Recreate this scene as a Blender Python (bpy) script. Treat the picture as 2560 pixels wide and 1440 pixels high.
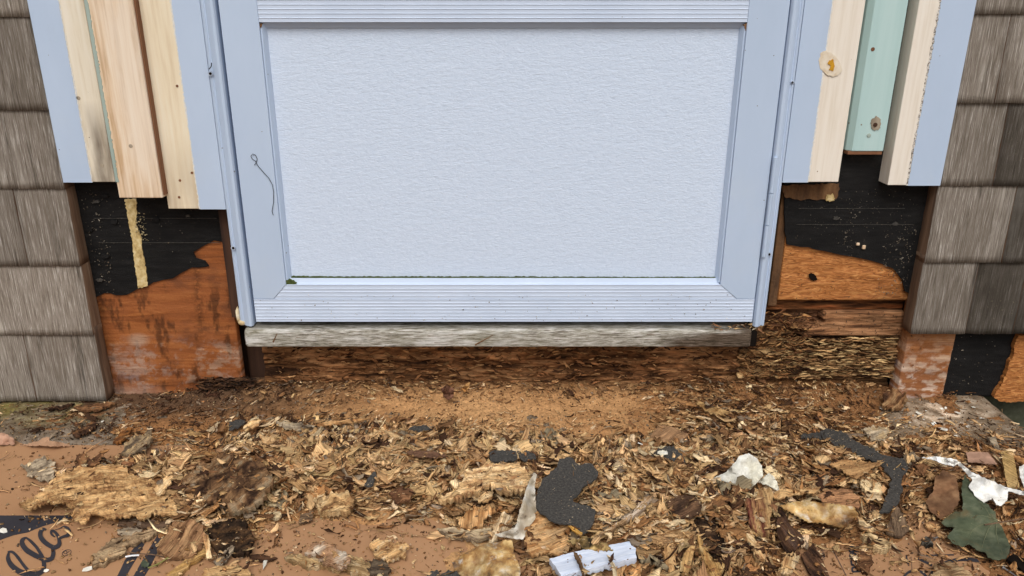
import bpy, math, random
import numpy as np
from mathutils import Vector
from mathutils.geometry import delaunay_2d_cdt

for o in list(bpy.data.objects): bpy.data.objects.remove(o)
S = bpy.context.scene
random.seed(7); RNG = np.random.default_rng(11)

# ------------------------------------------------------------------ camera
F = 1923.0; CX = 1260.0; CYP = 720.0; TH = math.radians(20.0); D = 1.233; H = 0.675
cam = bpy.data.cameras.new('camera'); co = bpy.data.objects.new('camera', cam); S.collection.objects.link(co)
co.location = (0, -D, H); co.rotation_euler = (math.radians(90) - TH, 0, 0)
cam.sensor_width = 36; cam.lens = 36 * F / 2560; cam.shift_x = 20 / 2560
cam.clip_start = 0.02; cam.clip_end = 400
S.camera = co

# ------------------------------------------------------------------ sky and sun (overcast)
w = bpy.data.worlds.new('World'); S.world = w; w.use_nodes = True
nt = w.node_tree; bg = nt.nodes['Background']
sky = nt.nodes.new('ShaderNodeTexSky'); sky.sky_type = 'NISHITA'; sky.sun_disc = False
SUN_EL, SUN_AZ = 52, 16          # degrees; azimuth measured from behind the camera
sky.sun_elevation = math.radians(SUN_EL); sky.sun_rotation = math.radians(180 - SUN_AZ)
sky.air_density = 1.0; sky.dust_density = 6.0; sky.ozone_density = 1.0
hs = nt.nodes.new('ShaderNodeHueSaturation'); hs.inputs['Saturation'].default_value = 0.25
nt.links.new(sky.outputs[0], hs.inputs['Color']); nt.links.new(hs.outputs[0], bg.inputs['Color'])
bg.inputs['Strength'].default_value = 0.11
sl = bpy.data.lights.new('sun', 'SUN'); sl.energy = 1.15; sl.angle = math.radians(22); sl.color = (1, 0.97, 0.93)
so = bpy.data.objects.new('sun', sl); S.collection.objects.link(so)
so.rotation_euler = (math.radians(90 - SUN_EL), 0, math.radians(-SUN_AZ))
S.view_settings.view_transform = 'Standard'; S.view_settings.look = 'None'
S.view_settings.exposure = 0.04; S.view_settings.gamma = 1.0; S.view_settings.use_curve_mapping = False
S.render.engine = 'CYCLES'

# ------------------------------------------------------------------ measuring helpers
cT, sT = math.cos(TH), math.sin(TH)
def ray(px, py):
    u = (np.asarray(px, float) - CX) / F; v = (np.asarray(py, float) - CYP) / F
    return u, cT - v * sT, -(sT + v * cT)
def W(px, py, Y=0.0):                 # point of the photo on the upright plane at depth Y -> (x, z)
    u, f, d = ray(px, py); t = (D + Y) / f
    return u * t, H + d * t
def WX(px, py, Y=0.0): return float(W(px, py, Y)[0])
def WZ(py, Y=0.0): return float(W(1260, py, Y)[1])
def G(px, py, z=0.0):                 # point of the photo on the level plane at height z -> (x, y)
    u, f, d = ray(px, py); t = (np.asarray(z, float) - H) / d
    return u * t, f * t - D
def PX(x, y, z=0.0):                  # world -> photo
    yy = np.asarray(y) + D; zz = np.asarray(z) - H
    dep = yy * cT - zz * sT; up = yy * sT + zz * cT
    return CX + F * np.asarray(x) / dep, CYP - F * up / dep

# ------------------------------------------------------------------ noise
def _h(ix, iy, s):
    n = (ix.astype(np.int64) * 374761393 + iy.astype(np.int64) * 668265263 + s * 1442695041) & 0x7fffffff
    n = ((n ^ (n >> 13)) * 1274126177) & 0x7fffffff
    return ((n ^ (n >> 16)) & 0xffff) / 65535.0
def vn(x, y, s=0):
    x = np.asarray(x, float); y = np.asarray(y, float)
    ix = np.floor(x); iy = np.floor(y); fx = x - ix; fy = y - iy
    fx = fx * fx * (3 - 2 * fx); fy = fy * fy * (3 - 2 * fy)
    a = _h(ix, iy, s); b = _h(ix + 1, iy, s); c = _h(ix, iy + 1, s); d = _h(ix + 1, iy + 1, s)
    return (a * (1 - fx) + b * fx) * (1 - fy) + (c * (1 - fx) + d * fx) * fy
def fbm(x, y, s=0, o=4, g=0.5):
    r = 0; a = 1; t = 0
    for k in range(o):
        r = r + a * vn(np.asarray(x) * 2 ** k, np.asarray(y) * 2 ** k, s + k * 17); t += a; a *= g
    return r / t

# ------------------------------------------------------------------ object helpers
COL = S.collection
def wloc(o):
    p = Vector((0, 0, 0))
    while o is not None: p += o.location; o = o.parent
    return p
def props(o, label=None, cat=None, group=None, kind=None):
    if label: o['label'] = label
    if cat: o['category'] = cat
    if group: o['group'] = group
    if kind: o['kind'] = kind
    return o
def empty(name, loc, label, cat, group=None):
    o = bpy.data.objects.new(name, None); COL.objects.link(o); o.location = loc
    o.empty_display_size = 0.02
    return props(o, label, cat, group)
def npmesh(name, V, Fc, mats, parent=None, origin=None, tint=None, grain=None, mi=None, smooth=False, **pr):
    """V (n,3); Fc list of faces or (m,k) array"""
    V = np.asarray(V, float)
    if parent is not None: org = np.array(wloc(parent))
    else: org = np.array(origin if origin is not None else (V[:, 0].mean(), V[:, 1].mean(), V[:, 2].min()))
    me = bpy.data.meshes.new(name)
    if isinstance(Fc, np.ndarray):
        m, k = Fc.shape
        me.vertices.add(len(V)); me.vertices.foreach_set('co', (V - org).ravel())
        me.loops.add(m * k); me.loops.foreach_set('vertex_index', Fc.ravel().astype(np.int32))
        me.polygons.add(m); me.polygons.foreach_set('loop_start', np.arange(0, m * k, k, dtype=np.int32))
        me.update(calc_edges=True)
    else:
        me.from_pydata([tuple(v) for v in (V - org)], [], [tuple(int(i) for i in f) for f in Fc]); me.update()
    for m_ in (mats if isinstance(mats, (list, tuple)) else [mats]): me.materials.append(m_)
    if mi is not None: me.polygons.foreach_set('material_index', np.asarray(mi, np.int32))
    if tint is None: tint = np.ones((len(V), 3))
    a = me.attributes.new('tint', 'FLOAT_COLOR', 'POINT')
    a.data.foreach_set('color', np.c_[np.asarray(tint), np.ones(len(V))].astype(np.float32).ravel())
    if grain is None: grain = V
    a = me.attributes.new('grain', 'FLOAT_VECTOR', 'POINT'); a.data.foreach_set('vector', np.asarray(grain, np.float32).ravel())
    if smooth: me.polygons.foreach_set('use_smooth', np.ones(len(me.polygons), bool))
    o = bpy.data.objects.new(name, me); COL.objects.link(o)
    if parent is not None: o.parent = parent
    else: o.location = org
    return props(o, **pr)
def bevel(o, wd=0.0012, seg=2):
    m = o.modifiers.new('edge', 'BEVEL'); m.width = wd; m.segments = seg; m.limit_method = 'ANGLE'; return o
def box(name, x0, x1, y0, y1, z0, z1, mat, parent=None, bv=0.0, **pr):
    V = [(x, y, z) for x in (x0, x1) for y in (y0, y1) for z in (z0, z1)]
    Fc = [(0, 1, 3, 2), (4, 6, 7, 5), (0, 4, 5, 1), (2, 3, 7, 6), (0, 2, 6, 4), (1, 5, 7, 3)]
    o = npmesh(name, V, Fc, mat, parent, **pr)
    if bv: bevel(o, bv)
    return o
def extrude_profile(name, prof, axis, a0, a1, mat, parent, skew0=0, skew1=0, **pr):
    """closed profile; axis 'x': prof=(y,z) run along x ; axis 'z': prof=(x,y) run along z"""
    n = len(prof); V = []
    for k, a in enumerate((a0, a1)):
        for p in prof:
            V.append((a, p[0], p[1]) if axis == 'x' else (p[0], p[1], a))
    Fc = [(i, (i + 1) % n, n + (i + 1) % n, n + i) for i in range(n)] + [tuple(range(n))[::-1], tuple(range(n, 2 * n))]
    return npmesh(name, V, Fc, mat, parent, **pr)
def tube(name, pts, r, mat, parent=None, n=8, taper=False, **pr):
    V = []; Fc = []; m = len(pts); pts = [Vector(p) for p in pts]
    for i, p in enumerate(pts):
        t = (pts[min(i + 1, m - 1)] - pts[max(i - 1, 0)]).normalized()
        a = t.cross(Vector((0.13, 0.31, 0.94))).normalized(); b = t.cross(a)
        rr = r * (1 - 0.7 * i / (m - 1)) if taper else r
        for k in range(n):
            q = p + (a * math.cos(2 * math.pi * k / n) + b * math.sin(2 * math.pi * k / n)) * rr; V.append(tuple(q))
    for i in range(m - 1):
        for k in range(n): Fc.append((i * n + k, i * n + (k + 1) % n, (i + 1) * n + (k + 1) % n, (i + 1) * n + k))
    V += V[:n] + V[(m - 1) * n:m * n]; Fc += [tuple(range(m * n, m * n + n))[::-1], tuple(range(m * n + n, m * n + 2 * n))]
    o = npmesh(name, V, Fc, mat, parent, smooth=True, **pr); return o

# ------------------------------------------------------------------ materials
def surf(name, cols, scale=20, stretch=(1, 1, 1), detail=7, nrough=0.62, rough=0.7, bump=0.3, bdist=0.0006, coord='Object',
         blotches=(), specks=(), tint=False, spec=0.3, lo=0.3, hi=0.7, metal=0.0, fine=0, rand=0.0, distort=0.0):
    m = bpy.data.materials.new(name); m.use_nodes = True; nt = m.node_tree; L = nt.links
    b = nt.nodes['Principled BSDF']
    def N(t, **kw):
        n = nt.nodes.new(t)
        for k, v in kw.items(): setattr(n, k, v)
        return n
    if coord == 'grain':
        a = N('ShaderNodeAttribute', attribute_name='grain'); src = a.outputs['Vector']
    else:
        a = N('ShaderNodeTexCoord'); src = a.outputs['Object']
    oi = N('ShaderNodeObjectInfo'); vm = N('ShaderNodeVectorMath', operation='MULTIPLY_ADD')
    cb = N('ShaderNodeCombineXYZ'); mu = N('ShaderNodeMath', operation='MULTIPLY'); mu.inputs[1].default_value = 37.0
    L.new(oi.outputs['Random'], mu.inputs[0])
    for i in range(3): L.new(mu.outputs[0], cb.inputs[i])
    vm.inputs[1].default_value = (1, 1, 1); L.new(src, vm.inputs[0]); L.new(cb.outputs[0], vm.inputs[2]); src = vm.outputs[0]
    mp = N('ShaderNodeMapping'); mp.inputs['Scale'].default_value = stretch; L.new(src, mp.inputs['Vector'])
    def noise(vec, sc, det=6, ro=0.6, dist=0.0):
        n = N('ShaderNodeTexNoise'); n.inputs['Scale'].default_value = sc; n.inputs['Detail'].default_value = det
        n.inputs['Roughness'].default_value = ro; n.inputs['Distortion'].default_value = dist; L.new(vec, n.inputs['Vector']); return n.outputs['Fac']
    def mixc(f, a_, b_, mode='MIX'):
        n = N('ShaderNodeMix', data_type='RGBA', blend_type=mode)
        for s, v in ((n.inputs['Factor'], f), (n.inputs[6], a_), (n.inputs[7], b_)):
            if hasattr(v, 'node'): L.new(v, s)
            elif isinstance(v, (int, float)): s.default_value = v
            else: s.default_value = (*v, 1)
        return n.outputs[2]
    def rng(v, a_, b_, c=0.0, d=1.0):
        n = N('ShaderNodeMapRange'); n.inputs[1].default_value = a_; n.inputs[2].default_value = b_
        n.inputs[3].default_value = c; n.inputs[4].default_value = d; L.new(v, n.inputs[0]); return n.outputs[0]
    n1 = noise(mp.outputs[0], scale, detail, nrough, distort)
    cr = N('ShaderNodeValToRGB'); cr.color_ramp.elements.remove(cr.color_ramp.elements[1]); e = cr.color_ramp.elements
    e[0].position = lo; e[0].color = (*cols[0], 1)
    for i, c in enumerate(cols[1:]):
        q = e.new(lo + (hi - lo) * (i + 1) / (len(cols) - 1)); q.color = (*c, 1)
    L.new(n1, cr.inputs[0]); col = cr.outputs[0]
    for (c, sc, a_, b_, amt, st) in blotches:
        if st: q = N('ShaderNodeMapping'); q.inputs['Scale'].default_value = st; L.new(src, q.inputs['Vector']); vec = q.outputs[0]
        else: vec = src
        col = mixc(rng(noise(vec, sc, 6, 0.65), a_, b_, 0, amt), col, c)
    for (c, sc, th) in specks:
        vo = N('ShaderNodeTexVoronoi'); vo.inputs['Scale'].default_value = sc; L.new(src, vo.inputs['Vector'])
        sz = rng(noise(src, sc * 0.3, 2), 0.45, 0.75, 0, th)
        lt = N('ShaderNodeMath', operation='LESS_THAN'); L.new(vo.outputs['Distance'], lt.inputs[0]); L.new(sz, lt.inputs[1])
        col = mixc(lt.outputs[0], col, c)
    if tint:
        a = N('ShaderNodeAttribute', attribute_name='tint'); col = mixc(1.0, col, a.outputs['Color'], 'MULTIPLY')
    if rand:
        f = rng(oi.outputs['Random'], 0, 1, 1 - rand, 1 + rand); cx = N('ShaderNodeCombineXYZ')
        for i in range(3): L.new(f, cx.inputs[i])
        col = mixc(1.0, col, cx.outputs[0], 'MULTIPLY')
    L.new(col, b.inputs['Base Color']); b.inputs['Roughness'].default_value = rough
    b.inputs['Specular IOR Level'].default_value = spec; b.inputs['Metallic'].default_value = metal
    if bump:
        h = n1
        if fine:
            ad = N('ShaderNodeMath', operation='ADD'); L.new(n1, ad.inputs[0]); L.new(noise(src, fine, 3), ad.inputs[1]); h = ad.outputs[0]
        bp = N('ShaderNodeBump'); bp.inputs['Strength'].default_value = bump; bp.inputs['Distance'].default_value = bdist
        L.new(h, bp.inputs['Height']); L.new(bp.outputs[0], b.inputs['Normal'])
    return m

VG = (1, 1, 0.06)    # vertical grain
HG = (0.06, 1, 1)    # horizontal grain
blue = surf('blue_paint', [(.455, .56, .72), (.48, .585, .75), (.51, .615, .78)], 9, (1, 1, .4), rough=.5, bump=.10, bdist=.0004, spec=.4, fine=220,
            specks=[((.14, .12, .10), 55, .10)], blotches=[((.56, .63, .72), 6, .55, .8, .4, None), ((.36, .41, .50), 18, .62, .8, .3, (1, 1, .3))])
blue_rail = surf('blue_rail_paint', [(.54, .63, .78), (.575, .665, .815), (.61, .70, .85)], 9, rough=.42, bump=.1, bdist=.0004, spec=.45, fine=150,
                 specks=[((.16, .14, .11), 45, .11)])
panel_m = surf('embossed_door_skin', [(.575, .675, .83), (.615, .715, .87), (.655, .75, .90)], 400, (.42, 1, 1.1), detail=2.5, nrough=.5, rough=.5, bump=.8, bdist=.0009, spec=.35,
               distort=.9, specks=[((.25, .22, .19), 30, .05)])
cream = surf('primed_cream_wood', [(.70, .60, .46), (.79, .71, .575), (.83, .76, .64)], 130, VG, rough=.6, bump=.2,
         blotches=[((.62, .44, .25), 7, .55, .75, .5, (1, 1, .25))], specks=[((.2, .11, .05), 40, .13)])
creamr = surf('primed_pinkish_wood', [(.74, .66, .55), (.82, .75, .655), (.85, .79, .70)], 130, VG, rough=.6, bump=.12,
         specks=[((.22, .14, .08), 40, .11)], blotches=[((.66, .47, .28), 6, .6, .8, .5, (1, 1, .3))])
bare = surf('bare_softwood', [(.52, .34, .19), (.74, .55, .37), (.84, .70, .54)], 170, (1, 1, .035), rough=.65, bump=.6, lo=.34, hi=.66,
            blotches=[((.86, .76, .64), 12, .48, .62, .6, (1, 1, .2)), ((.70, .46, .26), 7, .55, .7, .45, (1, 1, .3))])
side_brown = surf('brown_board_side', [(.16, .065, .03), (.24, .11, .055)], 60, VG, bump=.3)  # brown wood of the board side, broken foot and nail marks
mint = surf('mint_paint', [(.40, .555, .545), (.45, .62, .61), (.51, .665, .655)], 30, VG, rough=.5, bump=.15,
            blotches=[((.62, .70, .67), 10, .55, .66, .8, (1, 1, .12))], specks=[((.2, .16, .12), 45, .13)])
mint_old = surf('flaked_mint_paint', [(.28, .36, .32), (.42, .50, .45)], 90, VG, bump=.4)
white_fringe = surf('torn_primer', [(.62, .60, .56), (.8, .78, .74)], 200, bump=.4)
fringe_dark = surf('torn_dirty_primer', [(.12, .10, .08), (.55, .5, .45), (.8, .77, .72)], 420, bump=.6, lo=.42, hi=.58)
grime = surf('grimy_wood', [(.16, .12, .085), (.33, .27, .2), (.48, .41, .31)], 60, VG, bump=.3, specks=[((.06, .045, .03), 60, .2)])
def shingle_mat(nm, k, extra=()):
    c = lambda a: tuple(v * k for v in a)
    return surf(nm, [c((.125, .10, .078)), c((.235, .198, .162)), c((.31, .27, .228)), c((.60, .55, .50))], 620, (1, 1, .022), detail=6, nrough=.7, rough=.85, bump=1.0, bdist=.0012, lo=.34, hi=.66, fine=900,
                spec=.15, rand=.16, distort=.15,
                blotches=[(c((.12, .095, .07)), 5, .5, .72, .55, (1, 1, .5)), (c((.52, .47, .41)), 40, .57, .66, .75, (1, 1, .07)), (c((.05, .04, .03)), 55, .60, .68, .7, (1, 1, .05)), (c((.13, .125, .07)), 9, .62, .8, .35, None)] + list(extra))
shing_l = shingle_mat('weathered_cedar', .98)
shing_r = shingle_mat('weathered_cedar_grey', .90)
shing_d = shingle_mat('blackened_cedar', .44, [((.035, .028, .02), 6, .45, .62, .7, (1, 1, .4)), ((.30, .27, .17), 260, .62, .72, .5, None)])
shing_side = surf('cedar_edge', [(.05, .03, .02), (.13, .075, .045), (.22, .15, .10)], 60, VG, bump=.5, rand=.2)
tar = surf('tar_paper', [(.006, .006, .0065), (.010, .0095, .0095), (.017, .016, .016)], 120, (.2, 1, 1), rough=.7, bump=.9, bdist=.0015, fine=500, spec=.16,
           specks=[((.16, .14, .11), 130, .10)], blotches=[((.03, .026, .021), 16, .6, .75, .6, None)])
tar_loose = surf('torn_tar_felt', [(.030, .028, .026), (.056, .052, .047), (.095, .087, .077)], 330, rough=.9, bump=.8, bdist=.0008, spec=.15, coord='grain',
                 specks=[((.34, .26, .17), 260, .34), ((.16, .13, .10), 480, .34)])
ply = surf('sheathing_plywood', [(.15, .045, .011), (.29, .088, .022), (.46, .17, .048)], 70, (.09, 1, 1), detail=9, rough=.6, bump=.8, bdist=.0012, distort=1.2, lo=.3, hi=.7,
           blotches=[((.06, .022, .012), 16, .54, .66, .75, (.6, 1, 1)), ((.30, .10, .035), 4, .5, .6, .4, None)], tint=True, fine=180)
ply2 = surf('orange_plywood', [(.17, .055, .014), (.46, .17, .045), (.68, .33, .11)], 150, (.30, 1, 1.3), rough=.6, bump=1.0, bdist=.0022, distort=1.8, lo=.3, hi=.7,
            specks=[((.05, .02, .012), 70, .16)], tint=True)
mould = surf('white_mould', [(.28, .18, .12), (.48, .40, .32), (.62, .57, .50)], 160, bump=.6, rough=.9)
glue = surf('old_adhesive', [(.34, .22, .08), (.60, .45, .20), (.74, .62, .36)], 130, bump=.9, bdist=.001, rough=.7)
jamb_dark = surf('dark_jamb_wood', [(.022, .011, .008), (.06, .028, .016), (.11, .05, .026)], 50, VG, bump=.4, rough=.8)
jamb_brown = surf('dirty_stud', [(.05, .026, .014), (.15, .075, .033), (.25, .135, .06)], 45, (1, 1, .2), bump=.9, bdist=.002, rough=.85, fine=200)
rot = surf('rotten_timber', [(.22, .21, .20), (.9, .9, .9), (1.5, 1.45, 1.38)], 260, (.10, 1, 1), detail=6, rough=.9, bump=.9, bdist=.0015, tint=True, spec=.12, lo=.3, hi=.7, fine=500)
sillw = surf('weathered_sill_wood', [(.10, .085, .06), (.33, .30, .24), (.55, .52, .46), (.82, .80, .76)], 520, (.09, 1, 1), detail=6, nrough=.7, rough=.85, bump=1.0, bdist=.0016, lo=.36, hi=.64, distort=.5, fine=900,
             blotches=[((.22, .21, .12), 9, .58, .74, .4, (.4, 1, 1)), ((.86, .85, .82), 26, .56, .66, .8, (.2, 1, 1)), ((.10, .08, .06), 60, .60, .67, .7, (.25, 1, 1))], spec=.2, tint=True)
chipm = surf('rotten_wood_chips', [(.30, .27, .24), (.95, .94, .92), (1.4, 1.37, 1.32)], 75, (.35, 9, 1), detail=6, rough=.85, bump=1.0, bdist=.0009, coord='grain', tint=True, spec=.12, lo=.30, hi=.68, rand=.15, fine=600,
             blotches=[((.10, .05, .03), 60, .58, .68, .8, (.35, 3, 1)), ((1.5, 1.45, 1.35), 45, .60, .72, .6, None)])
dustm = surf('sawdust', [(.55, .52, .5), (1, 1, 1), (1.35, 1.3, 1.25)], 260, detail=8, nrough=.75, rough=.95, bump=.9, bdist=.002, tint=True, spec=.08, lo=.3, hi=.7, coord='grain')
concrete = surf('step_concrete', [(.10, .075, .05), (.17, .13, .09), (.27, .23, .18)], 60, detail=10, rough=.95, bump=.8, bdist=.002, spec=.1, tint=True, fine=300,
                specks=[((.6, .58, .55), 160, .12), ((.04, .03, .02), 120, .22)])
board = surf('brown_floor_board', [(.37, .20, .10), (.405, .222, .112), (.44, .245, .126)], 5, rough=.7, bump=.05, spec=.25, fine=120,
             blotches=[((.33, .17, .085), 30, .58, .75, .5, None)], specks=[((.25, .10, .05), 110, .14), ((.62, .5, .4), 200, .08)])
ink = surf('printed_ink', [(.028, .027, .034), (.042, .04, .048)], 30, rough=.6, bump=0, spec=.3, specks=[((.5, .42, .36), 230, .14)])
ink_brown = surf('printed_brown_ink', [(.12, .06, .035), (.15, .08, .045)], 30, rough=.6, bump=0)
flash = surf('painted_flashing', [(.34, .29, .215), (.56, .52, .44), (.74, .72, .66)], 60, rough=.5, bump=.5, coord='grain', tint=True,
             blotches=[((.24, .15, .07), 22, .55, .72, .8, None)], specks=[((.08, .05, .03), 140, .2)])
whitep = surf('white_peeled_paint', [(.52, .49, .42), (.70, .68, .60), (.80, .79, .74)], 90, (1, 1, 1), rough=.6, bump=.5, coord='grain',
              specks=[((.35, .27, .17), 130, .17)], tint=True)
rusty = surf('rusty_gold_foil', [(.10, .055, .03), (.36, .19, .055), (.58, .40, .17), (.72, .64, .50)], 55, detail=9, rough=.5, bump=.9, bdist=.001, coord='grain', lo=.3, hi=.7,
             blotches=[((.07, .05, .035), 30, .56, .7, .8, None), ((.72, .70, .64), 45, .6, .7, .7, None)], tint=True, spec=.5)
bluechip = surf('blue_painted_strip', [(.46, .53, .66), (.60, .66, .78), (.72, .76, .84)], 40, (1, 9, 1), rough=.5, bump=.6, coord='grain', specks=[((.10, .04, .02), 120, .28)], tint=True)
leafm = surf('maple_leaf_green', [(.035, .048, .026), (.07, .088, .052), (.12, .135, .085)], 60, rough=.6, bump=.4, coord='grain', spec=.4,
             blotches=[((.14, .10, .045), 26, .56, .75, .7, None)], specks=[((.25, .25, .17), 300, .14)], tint=True)
deadleaf = surf('brown_leaf', [(.10, .045, .02), (.19, .095, .045), (.28, .16, .08)], 60, rough=.7, bump=.5, coord='grain', tint=True)
metal = surf('zinc_nail', [(.35, .35, .36), (.6, .6, .6)], 90, rough=.35, bump=.2, metal=.9)
screwp = surf('screw_paint', [(.36, .43, .56), (.55, .61, .71)], 90, rough=.4, bump=.2)
blackm = surf('black_hole', [(.007, .005, .004), (.014, .010, .008)], 30, bump=0, spec=.05, rough=.9)
moss = surf('green_moss', [(.03, .045, .012), (.09, .115, .03)], 200, bump=.8, rough=.95)
found = surf('damp_foundation', [(.035, .038, .022), (.075, .08, .05), (.13, .13, .09)], 30, bump=.8, bdist=.003, rough=.9)
soil = surf('garden_soil', [(.10, .085, .06), (.17, .15, .11)], 4, bump=.6, bdist=.01, rough=.95)
sash = surf('window_glass_dark', [(.03, .035, .04), (.04, .045, .05)], 3, rough=.08, bump=0, spec=.6)

# ------------------------------------------------------------------ ground, concrete step
gp = 130.0
npmesh('ground', [(-gp, -gp, -.18), (gp, -gp, -.18), (gp, gp, -.18), (-gp, gp, -.18)], [(0, 1, 2, 3)], soil, origin=(0, 0, -.18), kind='structure')

SX0, SX1, SY0, SY1 = -.935, .905, -1.15, .075
def grid(nx, ny, f):
    i, j = np.meshgrid(np.arange(nx), np.arange(ny), indexing='ij')
    V = f(i / (nx - 1), j / (ny - 1)).reshape(-1, 3)
    a = (i[:-1, :-1] * ny + j[:-1, :-1]).ravel()
    return V, np.c_[a, a + ny, a + ny + 1, a + 1]
def stepf(u, v):
    x = SX0 + (SX1 - SX0) * u; y = SY0 + (SY1 - SY0) * v
    z = (fbm(x * 25, y * 25, 3) - .5) * .004 + (fbm(x * 150, y * 150, 5, 3) - .5) * .0022 - .0005
    e = np.minimum(x - SX0, SX1 - x); r = .03
    z = z - np.where(e < r, (r - np.sqrt(np.maximum(r * r - (r - e) ** 2, 0))) * .9, 0)
    return np.stack([x, y, z], -1)
V, Fc = grid(520, 200, stepf)
px_, py_ = PX(V[:, 0], V[:, 1])
t = np.ones((len(V), 3)) * [1.0, .95, .9]
mossm = np.clip((330 - px_) / 200, 0, 1) * np.clip((1075 - py_) / 45, 0, 1) * np.clip(fbm(V[:, 0] * 30, V[:, 1] * 30, 9) * 2.2 - .3, 0, 1)
t = t * (1 - mossm[:, None]) + np.array([1.25, 1.3, .55]) * mossm[:, None]
gr = np.clip(fbm(V[:, 0] * 22, V[:, 1] * 22, 19) * 3 - 1.1, 0, 1) * np.clip((560 - px_) / 200, 0, 1) * (1 - mossm)
t = t * (1 - .6 * gr[:, None]) + np.array([1.9, 1.95, 2.1]) * .6 * gr[:, None]
wh = np.clip(1 - np.hypot((px_ - 2360) / 150, (py_ - 1030) / 55), 0, 1) * np.clip(fbm(V[:, 0] * 60, V[:, 1] * 60, 29) * 3 - .9, 0, 1)
wh2 = np.clip(1 - np.hypot((px_ - 345) / 75, (py_ - 985) / 22), 0, 1) * 1.6
wh = np.clip(wh + wh2, 0, 1)
t = t * (1 - wh[:, None]) + np.array([3.6, 3.6, 3.7]) * wh[:, None]
rr_ = np.clip(1 - np.hypot((px_ - 2350) / 260, (py_ - 1080) / 110), 0, 1)
t *= 1 + .8 * rr_[:, None]
npmesh('concrete_step', V, Fc, concrete, origin=(0, SY0, 0), tint=t, kind='structure', smooth=True)
box('step_riser', SX0, SX1, SY0 + .002, SY1, -.18, -.034, concrete, kind='structure')

# ------------------------------------------------------------------ house wall
YS = .045                       # face of the sheathing
XE = .7205                      # edge of the shingled field, left and right
wall = empty('house_wall', (0, .3, -.18), 'shingled house wall stripped open to black paper and rotten timber around the door', 'wall'); wall['kind'] = 'thing'
box('light_leak_backing', -1.9, 1.9, .12, .2, -.1, 2.5, jamb_dark, wall)  # added dark box behind the wall, stops light leaking through
box('foundation', -1.9, 1.9, SY1 + .003, .118, -.18, -.004, found, wall)
# sheathing in pieces
xl1 = -.483
def plate(name, xs, zs, nx, nz, Y, mat, parent, disp=None, tintf=None, thick=.012, mask=None, smooth=False, **pr):
    """upright sheet with relief; open back closed by a rim"""
    i, j = np.meshgrid(np.arange(nx), np.arange(nz), indexing='ij')
    x = xs[0] + (xs[1] - xs[0]) * i / (nx - 1); z = zs[0] + (zs[1] - zs[0]) * j / (nz - 1)
    y = np.full_like(x, Y)
    if disp is not None: y = y + disp(x, z)
    Vf = np.stack([x, y, z], -1).reshape(-1, 3)
    a = (i[:-1, :-1] * nz + j[:-1, :-1]).ravel(); Fq = np.c_[a, a + nz, a + nz + 1, a + 1]
    rim = [(k, 0) for k in range(nx)] + [(nx - 1, k) for k in range(1, nz)] + [(k, nz - 1) for k in range(nx - 2, -1, -1)] + [(0, k) for k in range(nz - 2, 0, -1)]
    ri = np.array([p[0] * nz + p[1] for p in rim]); nb = len(Vf)
    Vb = Vf[ri].copy(); Vb[:, 1] = Y + thick
    m = len(ri); k = np.arange(m); k2 = (k + 1) % m
    Fr = np.c_[ri[k2], ri[k], nb + k, nb + k2]
    Vall = np.r_[Vf, Vb]
    tn = None
    if tintf is not None: tn = tintf(Vall[:, 0], Vall[:, 2], Vall[:, 1])
    return npmesh(name, Vall, np.r_[Fq, Fr], mat, parent, tint=tn, smooth=smooth, **pr)

def bump_d(a, fx, fz, s): return lambda x, z: -a * (fbm(x * fx, z * fz, s) - .5)
def plytint(x, z, y):
    px, py = PX(x, YS, z)
    t = np.ones((len(x), 3))
    dk = np.clip(fbm(x * 60, z * 22, 61, 5, .7) * 7 - 3.7, 0, 1) * np.clip((py - 690) / 60, 0, 1)
    dk = np.maximum(dk, np.clip(1 - np.abs(px - 492 - (py - 700) * .08) / 16, 0, 1) * np.clip((860 - py) / 60, 0, 1) * (fbm(x * 200, z * 260, 4, 3) > .47) * .8)
    t *= (1 - .6 * dk[:, None])
    # mould: low on the board
    mk = np.clip((py - 835) / 40, 0, 1) * np.clip(fbm(x * 45, z * 60, 77, 6, .75) * 8 - 4.1, 0, 1)
    mk += np.clip(1 - np.hypot((px - 345) / 34, (py - 850) / 20), 0, 1) * 1.6
    mk += np.clip(1 - np.hypot((px - 320) / 75, (py - 905) / 60), 0, 1) * np.clip(fbm(x * 110, z * 130, 5, 4, .7) * 5 - 1.9, 0, 1.1)
    mk += np.clip(1 - np.hypot((px - 540) / 60, (py - 900) / 60), 0, 1) * np.clip(fbm(x * 120, z * 120, 15, 4, .7) * 6 - 2.9, 0, 1)
    mk += np.clip((py - 955) / 25, 0, 1) * np.clip((430 - px) / 80, 0, 1) * .9
    mk = np.clip(mk, 0, 1)[:, None] * .6
    t = t * (1 - mk) + np.array([1.35, 2.9, 7.5]) * mk
    ed = np.clip((290 - px) / 45, 0, 1)[:, None]
    return t * (1 - .55 * ed * fbm(x * 30, z * 30, 99)[:, None] * 1.3)
def plydisp(x, z):
    px, py = PX(x, YS, z)
    d = -.0012 * (fbm(x * 12, z * 90, 8) - .5)
    r = np.clip((px - 470) / 60, 0, 1) * np.clip((py - 935 - 18 * fbm(x * 40, z * 0 + 1, 4)) / 12, 0, 1)
    return d + r * (.012 + .014 * fbm(x * 60, z * 160, 41, 3))
plate('plywood_sheathing', (-XE - .02, xl1), (-.002, .50), 150, 260, YS, ply, wall, plydisp, plytint, thick=.016, smooth=False,
      label='orange brown plywood with black stains and white mould left of the door')
box('wood_sheathing', -1.9, -XE - .021, YS, YS + .014, -.002, 2.5, ply, wall)
box('upper_sheathing', -XE - .019, xl1, YS + .001, YS + .014, .502, 2.5, ply, wall)

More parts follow.
